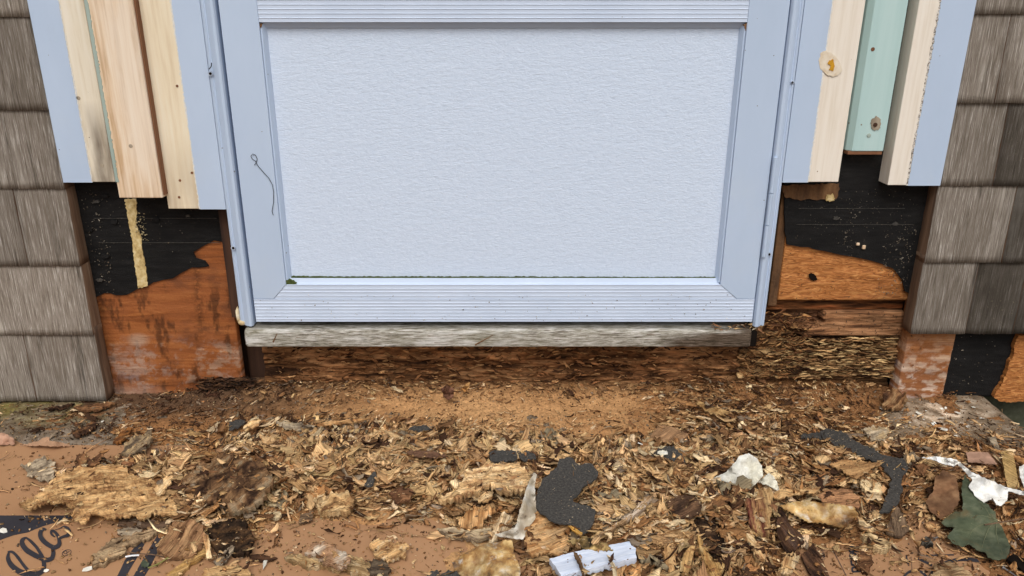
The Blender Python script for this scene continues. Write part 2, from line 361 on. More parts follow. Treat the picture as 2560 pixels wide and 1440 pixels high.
# torn tar paper on the left (sheet with a ragged lower edge)
def cdt_sheet(poly, spacing, jag=0.0, seed=1, holes=()):
    """poly: (n,2) outline -> refined points and triangles, ragged edge of size jag"""
    rg = np.random.default_rng(seed); P = []
    n = len(poly); poly = np.asarray(poly, float)
    for i in range(n):
        a, b = poly[i][:2], poly[(i + 1) % n][:2]; d = b - a; ln = np.hypot(*d)
        k = max(1, int(ln / spacing)); nr = np.array([-d[1], d[0]]) / max(ln, 1e-9)
        for q in range(k):
            f = q / k; off = 0 if (q == 0 and jag == 0) else rg.normal() * jag * (.35 if q == 0 else 1)
            off = np.clip(off, -1.9 * jag, 1.9 * jag) * (.75 if jag > 1.2 else 1) + ((float(fbm(np.array([(i * 7.3 * 16 + f * ln) / 16]), np.array([seed * 3.7]), seed, 3)[0]) - .5) * jag * 4.5 if jag > 1.2 else 0); P.append(a + d * f + nr * off)
    P = np.array(P); m = len(P)
    x0, y0 = P.min(0); x1, y1 = P.max(0)
    gx, gy = np.meshgrid(np.arange(x0 + spacing * .5, x1, spacing), np.arange(y0 + spacing * .5, y1, spacing))
    Q = np.c_[gx.ravel(), gy.ravel()] + rg.uniform(-.3, .3, (gx.size, 2)) * spacing
    ins = np.zeros(len(Q), bool); xj, yj = P[-1]
    for xi, yi in P:
        c = ((yi > Q[:, 1]) != (yj > Q[:, 1])) & (Q[:, 0] < (xj - xi) * (Q[:, 1] - yi) / (yj - yi + 1e-12) + xi)
        ins ^= c; xj, yj = xi, yi
    Q = Q[ins]
    if len(Q):
        dm = np.sqrt(((Q[:, None, :] - P[None, :, :]) ** 2).sum(-1)).min(1); Q = Q[dm > spacing * .45]
    A = [Vector(p) for p in np.r_[P, Q]]
    vo, eo, fo, ov, oe, of = delaunay_2d_cdt(A, [(i, (i + 1) % m) for i in range(m)], [], 1, 1e-7)
    vo = np.array([tuple(v) for v in vo])
    T = [f for f in fo]
    return vo, T
def close_sheet(V, T, off):
    """add an underside offset by vector/array off and side walls"""
    n = len(V); Vb = V + off
    from collections import Counter
    E = Counter(); 
    for f in T:
        for i in range(len(f)): E[(f[i], f[(i + 1) % len(f)])] += 1
    sides = [(b, a, a + n, b + n) for (a, b) in E if (b, a) not in E]
    return np.r_[V, Vb], list(T) + [tuple(i + n for i in f[::-1]) for f in T] + sides
def wall_sheet(name, poly, Y, mat, parent, thick=.0012, spacing=9, jag=1.0, seed=1, relief=0.0, back=None, **pr):
    """sheet on the upright plane at depth Y, outline measured on the photo"""
    P, T = cdt_sheet(poly, spacing, jag, seed)
    x, z = W(P[:, 0], P[:, 1], Y)
    y = np.full_like(x, Y) - relief * fbm(x * 60, z * 60, seed, 3)
    V = np.stack([x, y, z], -1)
    # orientation: face the viewer
    V2, F2 = close_sheet(V, T, np.array([0, thick + relief, 0]))
    return npmesh(name, V2, F2, mat, parent, **pr)
wall_sheet('tar_paper', [(140, 420), (150, -60), (575, -60), (575, 420), (575, 575), (556, 604), (535, 601), (506, 615), (484, 630), (490, 645), (512, 652), (522, 664), (500, 669), (480, 668),
                         (455, 680), (432, 694), (410, 700), (385, 708), (362, 718), (345, 724), (318, 738), (290, 736), (262, 733), (238, 742), (215, 742), (185, 600), (165, 470)],
           YS - .0022, tar, wall, thick=.002, spacing=14, jag=1.6, seed=4, relief=.0012, label='black tar paper torn off along a ragged lower edge, left of the door')
wall_sheet('adhesive_streak', [(312, 498), (340, 496), (343, 530), (340, 560), (352, 590), (355, 620), (362, 655), (367, 690), (369, 715), (346, 721), (342, 690), (335, 650), (330, 600), (322, 560)],
           YS - .0040, glue, wall, thick=.0015, spacing=4, jag=.9, seed=9, relief=.0012, label='yellow streak of old glue on the black paper')
# jamb side and dark slot left of the door
box('jamb_side', xl1 + .001, -.4585, .030, .034, .16, 2.3, jamb_dark, wall)
box('slot_back', -.482, -.40, .085, .118, 0, .32, jamb_dark, wall)
box('foam_remnant', -.4578, -.4545, .006, .03, .19, .2, glue, wall)

# ---- rotten beam under the sill and rotten timbers at the right
def rotf(ampl, fx, fz, s, terr=0.0):
    def f(x, z):
        n = fbm(x * fx, z * fz, s, 5, .6); r = 1 - np.abs(2 * fbm(x * fx * .7 + 9, z * fz * .8, s + 5, 4) - 1)
        h = .55 * n + .45 * r
        if terr: h = h * (1 - terr) + np.floor(h * 7) / 7 * terr
        return -ampl * (h - .5) * 2
    return f
def rot_tint(cd, cm, cl, s, Yb, amp):
    cd, cm, cl = map(np.array, (cd, cm, cl))
    def f(x, z, y):
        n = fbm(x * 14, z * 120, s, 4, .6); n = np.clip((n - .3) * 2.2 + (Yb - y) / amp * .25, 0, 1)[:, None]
        c = np.where(n < .5, cd + (cm - cd) * n * 2, cm + (cl - cm) * (n * 2 - 1))
        q = np.clip(fbm(x * 9, z * 30, s + 3) * 2.4 - .8, 0, 1)[:, None]
        return c * (.7 + .6 * q)
    return f
beam = plate('rotten_beam', (-.446, .462), (-.004, .142), 620, 110, .064, rot, wall, rotf(.014, 20, 85, 31, .6),
      rot_tint((.06, .027, .013), (.32, .145, .06), (.54, .28, .125), 8, .064, .012), thick=.02, label='crumbling dark red brown beam under the door sill')
zA, zB, zC, zD, zE = WZ(748, .05), WZ(778, .055), WZ(836, .055), WZ(940, .055), -.004
XR0, XR1 = .4625, .722
plate('plate_gap', (XR0, XR1), (zB, zA + .03), 200, 50, .066, rot, wall, rotf(.006, 14, 60, 12, .3), rot_tint((.05, .022, .012), (.22, .09, .035), (.42, .14, .05), 22, .066, .01), thick=.02)
def splate(x, z):
    e = np.clip((.535 + .05 * (fbm(z * 60, x * 30, 6) - .5) * 2 + (z - zC) * .9 - x) / .012, 0, 1)
    return rotf(.0035, 10, 60, 52)(x, z) + e * (.016 + .012 * fbm(x * 50, z * 150, 9))
plate('sill_plate', (XR0 + .0, XR1), (zC, zB - .001), 320, 80, .052, rot, wall, splate, rot_tint((.12, .055, .028), (.27, .13, .06), (.38, .20, .10), 25, .052, .01), thick=.03,
      label='flat reddish plate above the shredded timber')
def shred(x, z):
    left = np.clip((.57 - x) / .1, 0, 1)
    return rotf(.020, 7, 150, 71, .9)(x, z) + left * (.012 * (fbm(x * 50, z * 50, 5) - .4))
plate('shredded_timber', (XR0 - .03, XR1), (zD, zC - .001), 420, 180, .060, rot, wall, shred, rot_tint((.035, .016, .008), (.28, .15, .065), (.62, .40, .19), 35, .060, .009), thick=.02,
      label='shredded tan timber layers eaten hollow, right of the door')
plate('lower_timber', (XR0 - .03, XR1), (zE, zD - .0005), 260, 60, .070, rot, wall, rotf(.010, 12, 70, 91, .6), rot_tint((.03, .014, .008), (.12, .058, .026), (.22, .12, .055), 45, .07, .012), thick=.02)
# right opening: stud, plywood patch, paper
box('stud_return', .4570, .4705, .062, .086, zA - .03, 2.3, jamb_dark, wall)
box('stud', .4708, .4865, .046, .084, zA - .012, 2.3, jamb_brown, wall, bv=.002, label='dark dirty stud beside the right door casing')
box('stud_return', .4545, .4565, .018, .09, .17, 2.3, jamb_dark, wall)
wall_sheet('tar_paper', [(1960, 455), (1950, -60), (2460, -60), (2420, 300), (2340, 460), (2300, 660), (2276, 735), (2262, 728), (2255, 700), (2235, 672), (2190, 655), (2150, 645), (2100, 637), (2060, 628), (2020, 618), (1966, 611), (1962, 560)],
           YS - .0042, tar, wall, thick=.0018, spacing=14, jag=1.1, seed=14, relief=.0012, label='black tar paper with a curved torn edge, right of the door')
def ply2t(x, z, y):
    px, py = PX(x, YS, z); e = np.clip((py - 690) / 60, 0, 1) * np.clip((px - 2100) / 150, 0, 1) * fbm(x * 50, z * 120, 3)
    return np.ones((len(x), 3)) * (1 - .75 * e[:, None])
plate('plywood_patch', (.4870, XE + .004), (zA, .62), 160, 140, YS, ply2, wall, lambda x, z: -.0035 * (fbm(x * 20, z * 110, 33) - .5), ply2t, thick=.012,
      label='orange plywood patch with a knot hole, right of the door')
box('upper_sheathing', .488, XE + .02, YS + .001, YS + .014, .625, 2.5, ply, wall)
wall_sheet('knot_hole', [(2022, 686), (2030, 683), (2040, 690), (2043, 700), (2034, 703), (2026, 697)], YS - .0030, blackm, wall, thick=.002, spacing=3, jag=.8, seed=4)
wall_sheet('dirty_strip', [(1956, 463), (2098, 459), (2095, 490), (2082, 503), (2060, 498), (2000, 500), (1960, 492)], YS - .0062, jamb_brown, wall, thick=.002, spacing=6, jag=1.4, seed=4, relief=.002)
wall_sheet('glue_spot', [(2070, 486), (2082, 484), (2086, 502), (2074, 504), (2064, 499)], YS - .0092, glue, wall, thick=.0015, spacing=3, jag=1.4, seed=4, relief=.001)
# right of the cavity: plywood strip, second paper, frayed board
def mouldt(x, z, y):
    px, py = PX(x, YS, z); m_ = np.clip(fbm(x * 50, z * 90, 13, 5, .7) * 7 - 3.2, 0, 1) * np.clip((py - 820) / 110, .1, 1)
    m_ = m_[:, None] * .8; return np.array([1.0, 1.2, 1.5]) * (1 - m_) + np.array([2.0, 4.8, 13.]) * m_
plate('plywood_sheathing', (XE + .002, WX(2363, 900, YS)), (-.003, .42), 60, 200, YS - .014, ply, wall, bump_d(.003, 25, 80, 5), mouldt, thick=.03,
      label='mouldy orange plywood strip at the right corner of the opening')
plate('tar_paper', (WX(2364, 900, YS), WX(2520, 900, YS)), (-.003, .30), 60, 90, YS - .004, tar, wall, bump_d(.006, 18, 30, 6), thick=.012, label='black paper bared under the right shingles')
box('wood_sheathing', WX(2521, 900, YS), 1.9, YS, YS + .014, .0, 2.5, ply2, wall)
wall_sheet('frayed_board', [(2640, 830), (2545, 838), (2536, 860), (2532, 890), (2522, 905), (2516, 930), (2508, 950), (2500, 965), (2488, 980), (2484, 992), (2500, 1004), (2560, 1002), (2640, 1000)], YS - .012, ply2, wall,
           thick=.012, spacing=5, jag=1.15, seed=5, relief=.003, label='orange frayed board end at the far right')

# ---- shingles
def shingle(x0, x1, z0, z1, mat, side, yb=.010):
    nx, nz = 9, 12; rg = RNG
    i, j = np.meshgrid(np.arange(nx), np.arange(nz), indexing='ij'); u = i / (nx - 1); v = j / (nz - 1)
    sd = int(rg.integers(1e6)); cup = rg.normal() * .0009
    x = x0 + (x1 - x0) * u; z = z0 + (z1 + .012 - z0) * v
    x = x + (fbm(v * 9, v * 0 + 2, sd) - .5) * .0016 * (np.abs(u - .5) > .49)
    z = z + (v == 0) * (fbm(u * 14, u * 0, sd + 1, 3) - .5) * .0022
    y = yb + .0042 * v + cup * (2 * u - 1) ** 2 * (1 - v) + (fbm(x * 90, z * 6, sd) - .5) * .0011 + rg.normal() * .0006
    Vf = np.stack([x, y, z], -1).reshape(-1, 3)
    a = (i[:-1, :-1] * nz + j[:-1, :-1]).ravel(); Fq = np.c_[a, a + nz, a + nz + 1, a + 1]
    rim = [(k, 0) for k in range(nx)] + [(nx - 1, k) for k in range(1, nz)] + [(k, nz - 1) for k in range(nx - 2, -1, -1)] + [(0, k) for k in range(nz - 2, 0, -1)]
    ri = np.array([p[0] * nz + p[1] for p in rim]); Vb = Vf[ri].copy(); Vb[:, 1] = YS - .0035
    m = len(ri); k = np.arange(m); k2 = (k + 1) % m
    Fr = np.c_[ri[k2], ri[k], len(Vf) + k, len(Vf) + k2]
    return npmesh('shingle', np.r_[Vf, Vb], np.r_[Fq, Fr], [mat, shing_side], wall, mi=[0] * len(Fq) + [1] * len(Fr))
YB = .010
lz = [WZ(y, YB) for y in (1003, 838, 665, 472, 275, 42)]; rz = [WZ(y, YB) for y in (835, 657, 465, 258, 35)]
st = lz[4] - lz[3]
while lz[-1] < 1.25: lz.append(lz[-1] + st)
while rz[-1] < 1.25: rz.append(rz[-1] + st)
ljo = {0: (92, 1003), 2: (70, 665)}
rjo = {0: [(2413, 835), (2532, 835)], 1: [(2503, 657)], 2: [(2482, 465)], 3: [(2485, 258)]}
for c in range(len(lz) - 1):
    x = -XE - .0015; xs = [x]
    if c in ljo: xs.append(WX(*ljo[c], YB))
    while xs[-1] > -1.5: xs.append(xs[-1] - RNG.uniform(.13, .22) * (1 if c in ljo or len(xs) > 1 else 1.35))
    for a, b in zip(xs[:-1], xs[1:]): shingle(b + .0012, a, lz[c], lz[c + 1], shing_l, 1, YB)
for c in range(len(rz) - 1):
    xs = [XE - .006]
    for q in rjo.get(c, []): xs.append(WX(*q, YB))
    while xs[-1] < 1.5: xs.append(xs[-1] + RNG.uniform(.12, .2) * (1 if c in rjo or len(xs) > 1 else 1.3))
    for k, (a, b) in enumerate(zip(xs[:-1], xs[1:])):
        dark = (c, k) in ((0, 1), (0, 2), (1, 1), (2, 1), (2, 2))
        shingle(a, b - .0012, rz[c], rz[c + 1], shing_d if dark else shing_r, -1, YB)
box('underlay_edge', XE + .0, XE + .004, .022, YS - .005, rz[0], 1.2, shing_side, wall)

# ---- casing boards
def ragged_strip(name, xa, xb, z0, z1, y0, y1, mat, parent, side, jag=.0012, seed=1, step=.0025, **pr):
    """thin coat whose one long edge (side=+1 the larger x) is ragged"""
    zs = np.arange(z0, z1 + step, step); zs[-1] = z1; n = len(zs); rg = np.random.default_rng(seed)
    e = (fbm(zs * 40, zs * 0, seed, 4, .7) - .5) * 1.2 * jag + rg.normal(size=n) * jag * .45
    A = np.full(n, xa); B = np.full(n, xb)
    if side > 0: B = B + e
    else: A = A + e
    V = np.r_[np.c_[A, np.full(n, y0), zs], np.c_[B, np.full(n, y0), zs], np.c_[A, np.full(n, y1), zs], np.c_[B, np.full(n, y1), zs]]
    Fc = []
    for k in range(n - 1):
        Fc += [(k, n + k, n + k + 1, k + 1), (2 * n + k, 2 * n + k + 1, 3 * n + k + 1, 3 * n + k), (k, k + 1, 2 * n + k + 1, 2 * n + k), (n + k, 3 * n + k, 3 * n + k + 1, n + k + 1)]
    Fc += [(0, 2 * n, 3 * n, n), (n - 1, 2 * n - 1, 4 * n - 1, 3 * n - 1)]
    return npmesh(name, V, Fc, mat, parent, **pr)
ZT = 2.1
def disc(name, px, py, Y, r, mat, parent, dep=.0012, n=12, dome=0.0):
    x, z = W(px, py, Y); V = [(float(x), Y - dep - dome, float(z))]; Fc = []
    for rr, yy in ((r * .7, Y - dep - dome * .6), (r, Y - dep), (r, Y + .001)):
        for k in range(n): a = 2 * math.pi * k / n; V.append((float(x) + rr * math.cos(a), yy, float(z) + rr * math.sin(a)))
    for k in range(n):
        k2 = (k + 1) % n; Fc.append((0, 1 + k, 1 + k2))
        for q in range(2): Fc.append((1 + q * n + k, 1 + (q + 1) * n + k, 1 + (q + 1) * n + k2, 1 + q * n + k2))
    return npmesh(name, V, Fc, mat, parent)
# board 1: far left, blue edge then cream with a grimy foot
y1 = .010
b1 = box('casing_board', -XE, WX(288, 455, y1), y1, YS - .004, WZ(455, y1), ZT, cream, wall, bv=.001, label='outermost left casing board, half blue and half bare cream with a grimy foot')
xs1 = WX(230, 455, y1)
ragged_strip('paint_coat', -XE - .0006, xs1, WZ(455, y1) - .0006, ZT, y1 - .0012, y1 + .002, blue, b1, 1, .0007, 3)
ragged_strip('primer_edge', xs1 - .004, xs1 + .0018, WZ(455, y1) - .0003, ZT, y1 - .0006, y1 + .001, white_fringe, b1, 1, .0011, 5)
def grime_patch(pts, Y, par, seed, sp=6, jag=5): return wall_sheet('grime', pts, Y, grime, par, thick=.0006, spacing=sp, jag=jag, seed=seed)
# grime on the foot of board 1: texture by height
gm = surf('grimed_cream_wood', [(.66, .56, .42), (.78, .70, .56), (.82, .75, .63)], 130, VG, rough=.7, bump=.25, specks=[((.10, .07, .05), 70, .22)])
def add_foot_grime(m, ztop, zbot, col=(.17, .13, .095), pw=.8):
    nt = m.node_tree; L = nt.links; b = nt.nodes['Principled BSDF']; src = b.inputs['Base Color'].links[0].from_socket
    g = nt.nodes.new('ShaderNodeNewGeometry'); sx = nt.nodes.new('ShaderNodeSeparateXYZ'); L.new(g.outputs['Position'], sx.inputs[0])
    mr = nt.nodes.new('ShaderNodeMapRange'); mr.inputs[1].default_value = ztop; mr.inputs[2].default_value = zbot; L.new(sx.outputs[2], mr.inputs[0])
    no = nt.nodes.new('ShaderNodeTexNoise'); no.inputs['Scale'].default_value = 40; no.inputs['Detail'].default_value = 8
    mp = nt.nodes.new('ShaderNodeMapping'); mp.inputs['Scale'].default_value = (1, 1, .2); L.new(g.outputs['Position'], mp.inputs[0]); L.new(mp.outputs[0], no.inputs[0])
    ml = nt.nodes.new('ShaderNodeMath'); ml.operation = 'MULTIPLY'; L.new(mr.outputs[0], ml.inputs[0])
    m2 = nt.nodes.new('ShaderNodeMapRange'); m2.inputs[1].default_value = .33; m2.inputs[2].default_value = .62; m2.inputs[4].default_value = pw; L.new(no.outputs[0], m2.inputs[0]); L.new(m2.outputs[0], ml.inputs[1])
    mx = nt.nodes.new('ShaderNodeMix'); mx.data_type = 'RGBA'; L.new(ml.outputs[0], mx.inputs[0]); L.new(src, mx.inputs[6]); mx.inputs[7].default_value = (*col, 1)
    L.new(mx.outputs[2], b.inputs['Base Color'])
add_foot_grime(gm, WZ(250, y1), WZ(360, y1), pw=.95)
b1.data.materials[0] = gm
# board 2: bare wood, prouder, brown side
y2 = -.010
xa, xb = WX(298, 495, y2), WX(407, 495, y2)
b2 = box('casing_board', xa, xb, y2, YS - .004, WZ(495, y2), ZT, bare, wall, bv=.0015, label='thick bare wood board standing proud left of the door')
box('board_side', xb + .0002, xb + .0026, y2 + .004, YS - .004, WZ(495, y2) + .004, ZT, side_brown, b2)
ragged_strip('paint_remnant', xa - .0008, xa + .0045, WZ(455, y2), ZT, y2 - .0009, y2 + .006, mint_old, b2, 1, .0012, 17)
# board 3: cream then blue next to the casing
y3 = .006
xa, xm = WX(421, 522, y3), WX(501, 522, y3)
cm3 = surf('cream_wood_inner', [(.71, .58, .40), (.81, .70, .515), (.84, .76, .60)], 130, VG, rough=.6, bump=.15, specks=[((.26, .11, .05), 30, .14)]); add_foot_grime(cm3, WZ(330, y3), WZ(500, y3), (.36, .27, .18), .5)
b3 = box('casing_board', xa, -.4592, y3, YS - .004, WZ(522, y3), ZT, cm3, wall, bv=.001, label='cream and blue casing board beside the left door jamb')
ragged_strip('paint_coat', xm, -.4590, WZ(522, y3) - .0006, ZT, y3 - .0012, y3 + .002, blue, b3, -1, .0008, 23)
ragged_strip('primer_edge', xm - .0022, xm + .003, WZ(522, y3) - .0003, ZT, y3 - .0006, y3 + .001, white_fringe, b3, -1, .0012, 25)
for (px, py) in ((450, 451), (448, 493), (443, 215), (480, 432)): disc('nail_head', px, py, y3, .0021, side_brown, b3, .0006)
for (px, py) in ((327, 365),): disc('nail_head', px, py, y2, .0030, grime, b2, .0006)
for (px, py) in ((255, 413), (196, 245)): disc('nail_head', px, py, y1, .0030, grime, b1, .0006)
# right: board 4 (blue then cream)
y4 = .006; z4 = WZ(455, y4)
xm, xb = WX(2018, 455, y4), WX(2096, 455, y4)
b4 = box('casing_board', .4545, xb, y4, YS - .004, z4, ZT, creamr, wall, bv=.001, label='blue and cream casing board with a knot right of the door')
ragged_strip('paint_coat', .4540, xm, z4 - .0006, ZT, y4 - .0012, y4 + .002, blue, b4, 1, .0008, 33)
ragged_strip('primer_edge', xm - .003, xm + .0024, z4 - .0003, ZT, y4 - .0006, y4 + .001, white_fringe, b4, 1, .0012, 35)
wall_sheet('knot', [(2052, 132), (2062, 127), (2078, 131), (2090, 142), (2100, 158), (2106, 176), (2096, 188), (2080, 192), (2064, 184), (2050, 172), (2047, 152)], y4 - .0016,
           surf('knot_wood', [(.60, .46, .30), (.74, .64, .50), (.82, .745, .63)], 90, bump=.5, specks=[((.62, .30, .02), 60, .3)]), b4, thick=.0006, spacing=4, jag=.8, seed=2, relief=.0002)
wall_sheet('resin_drip', [(2074, 150), (2084, 149), (2087, 165), (2082, 178), (2072, 174), (2076, 165), (2069, 158)], y4 - .0022, surf('resin', [(.42, .19, .01), (.70, .38, .03)], 60, rough=.25, bump=.3), b4,
           thick=.0012, spacing=3, jag=.8, seed=6, relief=.0008)
# board 5: mint painted, recessed
y5 = .018; z5 = WZ(378, y5)
xa, xb = WX(2130, 378, y5), WX(2208, 378, y5)
prof = [(xa - .0075, YS - .0045), (xa - .007, y5 + .010), (xa, y5), (xb, y5), (xb, YS - .0045)]
b5 = extrude_profile('casing_board', prof, 'z', z5, ZT, mint, wall, label='recessed pale mint painted board right of the door'); bevel(b5, .001)
box('broken_foot', xa - .006, xb - .0005, y5 + .001, YS - .006, z5 - .006, z5 - .0002, side_brown, b5, bv=.001)
wall_sheet('knot', [(2180, 298), (2190, 290), (2199, 296), (2203, 310), (2198, 322), (2188, 326), (2179, 320), (2177, 308)], y5 - .0010, grime, b5, thick=.001, spacing=3, jag=1.2, seed=4, relief=.0008)
disc('nail_hole', 2188, 312, y5 - .0016, .0035, jamb_dark, b5, .0008)
disc('nail_head', 2172, 338, y5, .0034, mint_old, b5, .0010, dome=.0006); disc('nail_hole', 2182, 123, y5, .0030, side_brown, b5, .0006)
# board 6: cream with a chamfered left side, blue outer part
y6 = .008; z6 = WZ(463, y6)
xa, xm, xb = WX(2219, 463, y6), WX(2269, 463, y6), XE - .0075
prof = [(xa - .0005, YS - .0045), (xa - .0004, y6 + .018), (xa, y6), (xb, y6), (xb, YS - .0045)]
b6 = extrude_profile('casing_board', prof, 'z', z6, ZT, creamr, wall, label='outermost right casing board, cream inside and blue outside'); bevel(b6, .001)
ragged_strip('paint_coat', xm, xb + .0006, z6 - .0006, ZT, y6 - .0012, y6 + .002, blue, b6, -1, .0010, 43)
ragged_strip('primer_edge', xm - .0026, xm + .003, z6 - .0003, ZT, y6 - .0006, y6 + .001, fringe_dark, b6, -1, .0015, 45)

# specks, flaps and seams on the black paper
rg = np.random.default_rng(33)
def specks(name, n, x0, x1, z0, z1, Lr=(.0008, .0035), cols=((.26, .23, .19), (.15, .12, .09), (.08, .065, .05))): return slivers(name, n, x0, x1, z0, z1, YS - .0052, cols, rg, Lr, ta=1.2, wr=(.3, .9), dep=.0004)
for (px, py, sc) in ((262, 490, 1), (240, 505, .8), (390, 470 + 80, 1), (285, 555, 1.1), (260, 640, 1.3), (222, 575, 1), (470, 540, .7), (250, 700, .9), (2090, 545, .8), (2180, 480, 1), (2240, 560, .8)):
    a = [(px + sc * rg.uniform(6, 13) * math.cos(t), py + sc * rg.uniform(3, 7) * math.sin(t)) for t in np.linspace(0, 2 * math.pi, 9)[:-1]]
    wall_sheet('paper_flap', a, YS - .0052, tar_loose if sc < 1 else tar, wall, thick=.0008, spacing=3, jag=1.0, seed=int(px), relief=.0018)
for (xa, xb, py, Yy) in ((-.70, -.49, 545, YS - .0040), (-.70, -.49, 606, YS - .0040), (.50, .70, 560, YS - .0056), (.50, .68, 520, YS - .0056)):
    z = WZ(py, YS); box('paper_seam', xa, xb, Yy, Yy + .001, z, z + .0008, tar_loose, wall)
# ------------------------------------------------------------------ door frame (casing + sill)
frame = empty('door_frame', (0, .03, .12), 'light blue metal door casing standing on a grey weathered wooden sill', 'door frame')
zb = WZ(812, .004)
cl = [(-.458, .034), (-.458, .0035), (-.4535, .0015), (-.4525, .0030), (-.4505, .0030), (-.4495, .0008), (-.4465, -.001), (-.4405, -.0045), (-.4365, -.0040), (-.4345, .000), (-.4340, .034)]
o = extrude_profile('jamb', cl, 'z', zb, ZT, blue, frame); bevel(o, .0008)
cr_ = [(.4525, .034), (.4525, .0030), (.4490, .0010), (.4475, .0030), (.4455, .0025), (.4445, -.0002), (.4390, -.0042), (.4345, -.0038), (.4320, .0010), (.4318, .034)]
o = extrude_profile('jamb', cr_, 'z', zb - .001, ZT, blue, frame); bevel(o, .0008)
tube('hinge_tube', [(.4345, -.0048, z) for z in (WZ(640, 0), WZ(562, 0))], .0034, blue, frame, 12)
tube('hinge_tube', [(.4345, -.0050, z) for z in (WZ(560, 0), WZ(482, 0))], .0034, blue, frame, 12)
tube('hinge_tube', [(.4345, -.0050, z) for z in (WZ(480, 0), WZ(392, 0))], .0034, blue, frame, 12)
for px, py in ((526, 184), (583, 620), (1923, 636)):
    disc('screw_collar', px, py, -.0005 if px < 1000 else .0008, .0038, screwp, frame, .0008)
    disc('screw_hole', px, py, -.0013 if px < 1000 else .0, .0021, blackm, frame, .0008)
disc('screw', 1981, 206, .0028, .0036, screwp, frame, .001, dome=.0015)
x, z = W(1981, 206, -.0002); box('screw_slot', x - .0018, x + .0018, -.0012, .0, z - .0004, z + .0004, blackm, frame); box('screw_slot', x - .0004, x + .0004, -.0013, -.0001, z - .0018, z + .0018, blackm, frame)
# sill: rounded nose board, grey, eaten away at the right end
Ysf = -.010; zs0 = WZ(868, Ysf); zs1 = WZ(827, Ysf); xL = WX(610, 850, Ysf); xRr = WX(1878, 850, Ysf)
n = 260; prof = []
for k in range(9): a = math.pi * (.5 + .5 * 0); 
pr_ = [(.058, zs0), (.0, zs0), (Ysf + .0015, zs0 + .0003), (Ysf, zs0 + .002), (Ysf - .0004, (zs0 + zs1) / 2 - .002), (Ysf, zs1 - .005), (Ysf + .0012, zs1 - .0016), (Ysf + .004, zs1 + .0008), (Ysf + .010, zs1 + .0022), (.02, zs1 + .0040), (.058, zs1 + .0070)]
V = []; m = len(pr_); tin = []
for i in range(n):
    u = i / (n - 1); x = xL + (xRr - xL) * u
    for j, (yy, zz) in enumerate(pr_):
        nn = (fbm(np.array([x * 40]), np.array([j * 3.1]), 7, 4)[0] - .5)
        rd = max(0, .006 - (x - xL)) / .006; rd2 = max(0, .004 - (xRr - x)) / .004
        top = j >= 5
        zq = zz + nn * .0012 - (.004 * rd * rd if top else 0) + (.001 * rd if j in (1, 2, 3) else 0)
        yq = yy + nn * .0010 + (.006 * rd * rd + .003 * rd2 * rd2 if 1 <= j <= 8 else 0)
        e = min(max((u - .83) / .12, 0), 1)
        if top and j < 9: zq -= .002 * e
        V.append((x, yq, zq))
        wet = min(max((u - .80 - (.13 if j >= 6 else .0) - .06 * (j == 5)) / .06, 0), 1)
        bk = 1.0 if j < 8 else .55
        tin.append([bk * (1 - .72 * wet), bk * (1 - .78 * wet), bk * (1 - .82 * wet)])
Fc = [(i * m + j, i * m + (j + 1) % m, (i + 1) * m + (j + 1) % m, (i + 1) * m + j) for i in range(n - 1) for j in range(m)] + [tuple(range(m))[::-1], tuple(range((n - 1) * m, n * m))]
npmesh('sill', V, Fc, sillw, frame, tint=tin, smooth=False, label='weathered grey wooden sill, darker and damp at its right end')
rg = np.random.default_rng(19)
for k in range(16):
    x0 = rg.uniform(xL + .02, xRr - .08); z0 = rg.uniform(zs0 + .005, zs1 - .006); ln = rg.uniform(.012, .07); sl_ = rg.normal(0, .03)
    pts = [(x0 + ln * q / 6, Ysf + .0002, z0 + sl_ * ln * q / 6 + rg.normal(0, .00035)) for q in range(7)]
    tube('crack', pts, rg.uniform(.0004, .0008), jamb_brown, frame, 5, taper=True)
for px, py, qx, qy in ((683, 855, 693, 833), (1188, 862, 1232, 838)):
    x0, z0 = W(px, py, Ysf); x1, z1 = W(qx, qy, Ysf); tube('gouge', [(float(x0 + (x1 - x0) * q), Ysf - .0002, float(z0 + (z1 - z0) * q)) for q in (0, .3, .6, 1)], .0016, jamb_brown, frame, 6, taper=True)
box('shadow_gap', -.43, .432, .030, .11, zs1 + .0072, WZ(790, 0), blackm, frame)  # black filler standing in for the shadow gap under the door
box('nail_shank', xRr + .0005, xRr + .0105, -.006, .04, WZ(862, 0), WZ(826, 0), blackm, frame)

# ------------------------------------------------------------------ storm door
XD0, XD1 = -.4295, .4300
door = empty('storm_door', (0, .01, WZ(805, 0)), 'light blue storm door with an embossed lower panel and ridged kick rail', 'door')
zK0, zK1 = WZ(804, 0), WZ(748, 0); zR1 = WZ(712, 0)
xi0, xi1 = WX(714, 705, 0), WX(1802, 705, 0)       # inner edge of the stiles
xp0, xp1 = WX(728, 693, .008), WX(1788, 693, .008)
zp0, zp1 = WZ(695, .008), WZ(71, .008)
zT0, zT1 = WZ(55, 0), WZ(-12, 0)
def ridges(z0, z1, k, y0=0.0, dep=.0007, back=.024):
    """ridged rail profile (y,z): thin raised lips with flat lands between"""
    P = [(back, z0), (y0, z0)]; hgt = (z1 - z0) / k
    for i in range(k):
        a = z0 + hgt * i; b = a + hgt
        P += [(y0 + .0002, a + hgt * .06), (y0 + .0002, b - hgt * .22), (y0 + .0002 - dep, b - hgt * .13), (y0 + .0002 - dep, b - hgt * .05)]
    P += [(y0, z1), (back, z1)]
    return P
extrude_profile('kick_rail', ridges(zK0, zK1, 7), 'x', XD0 + .0002, XD1, blue_rail, door)
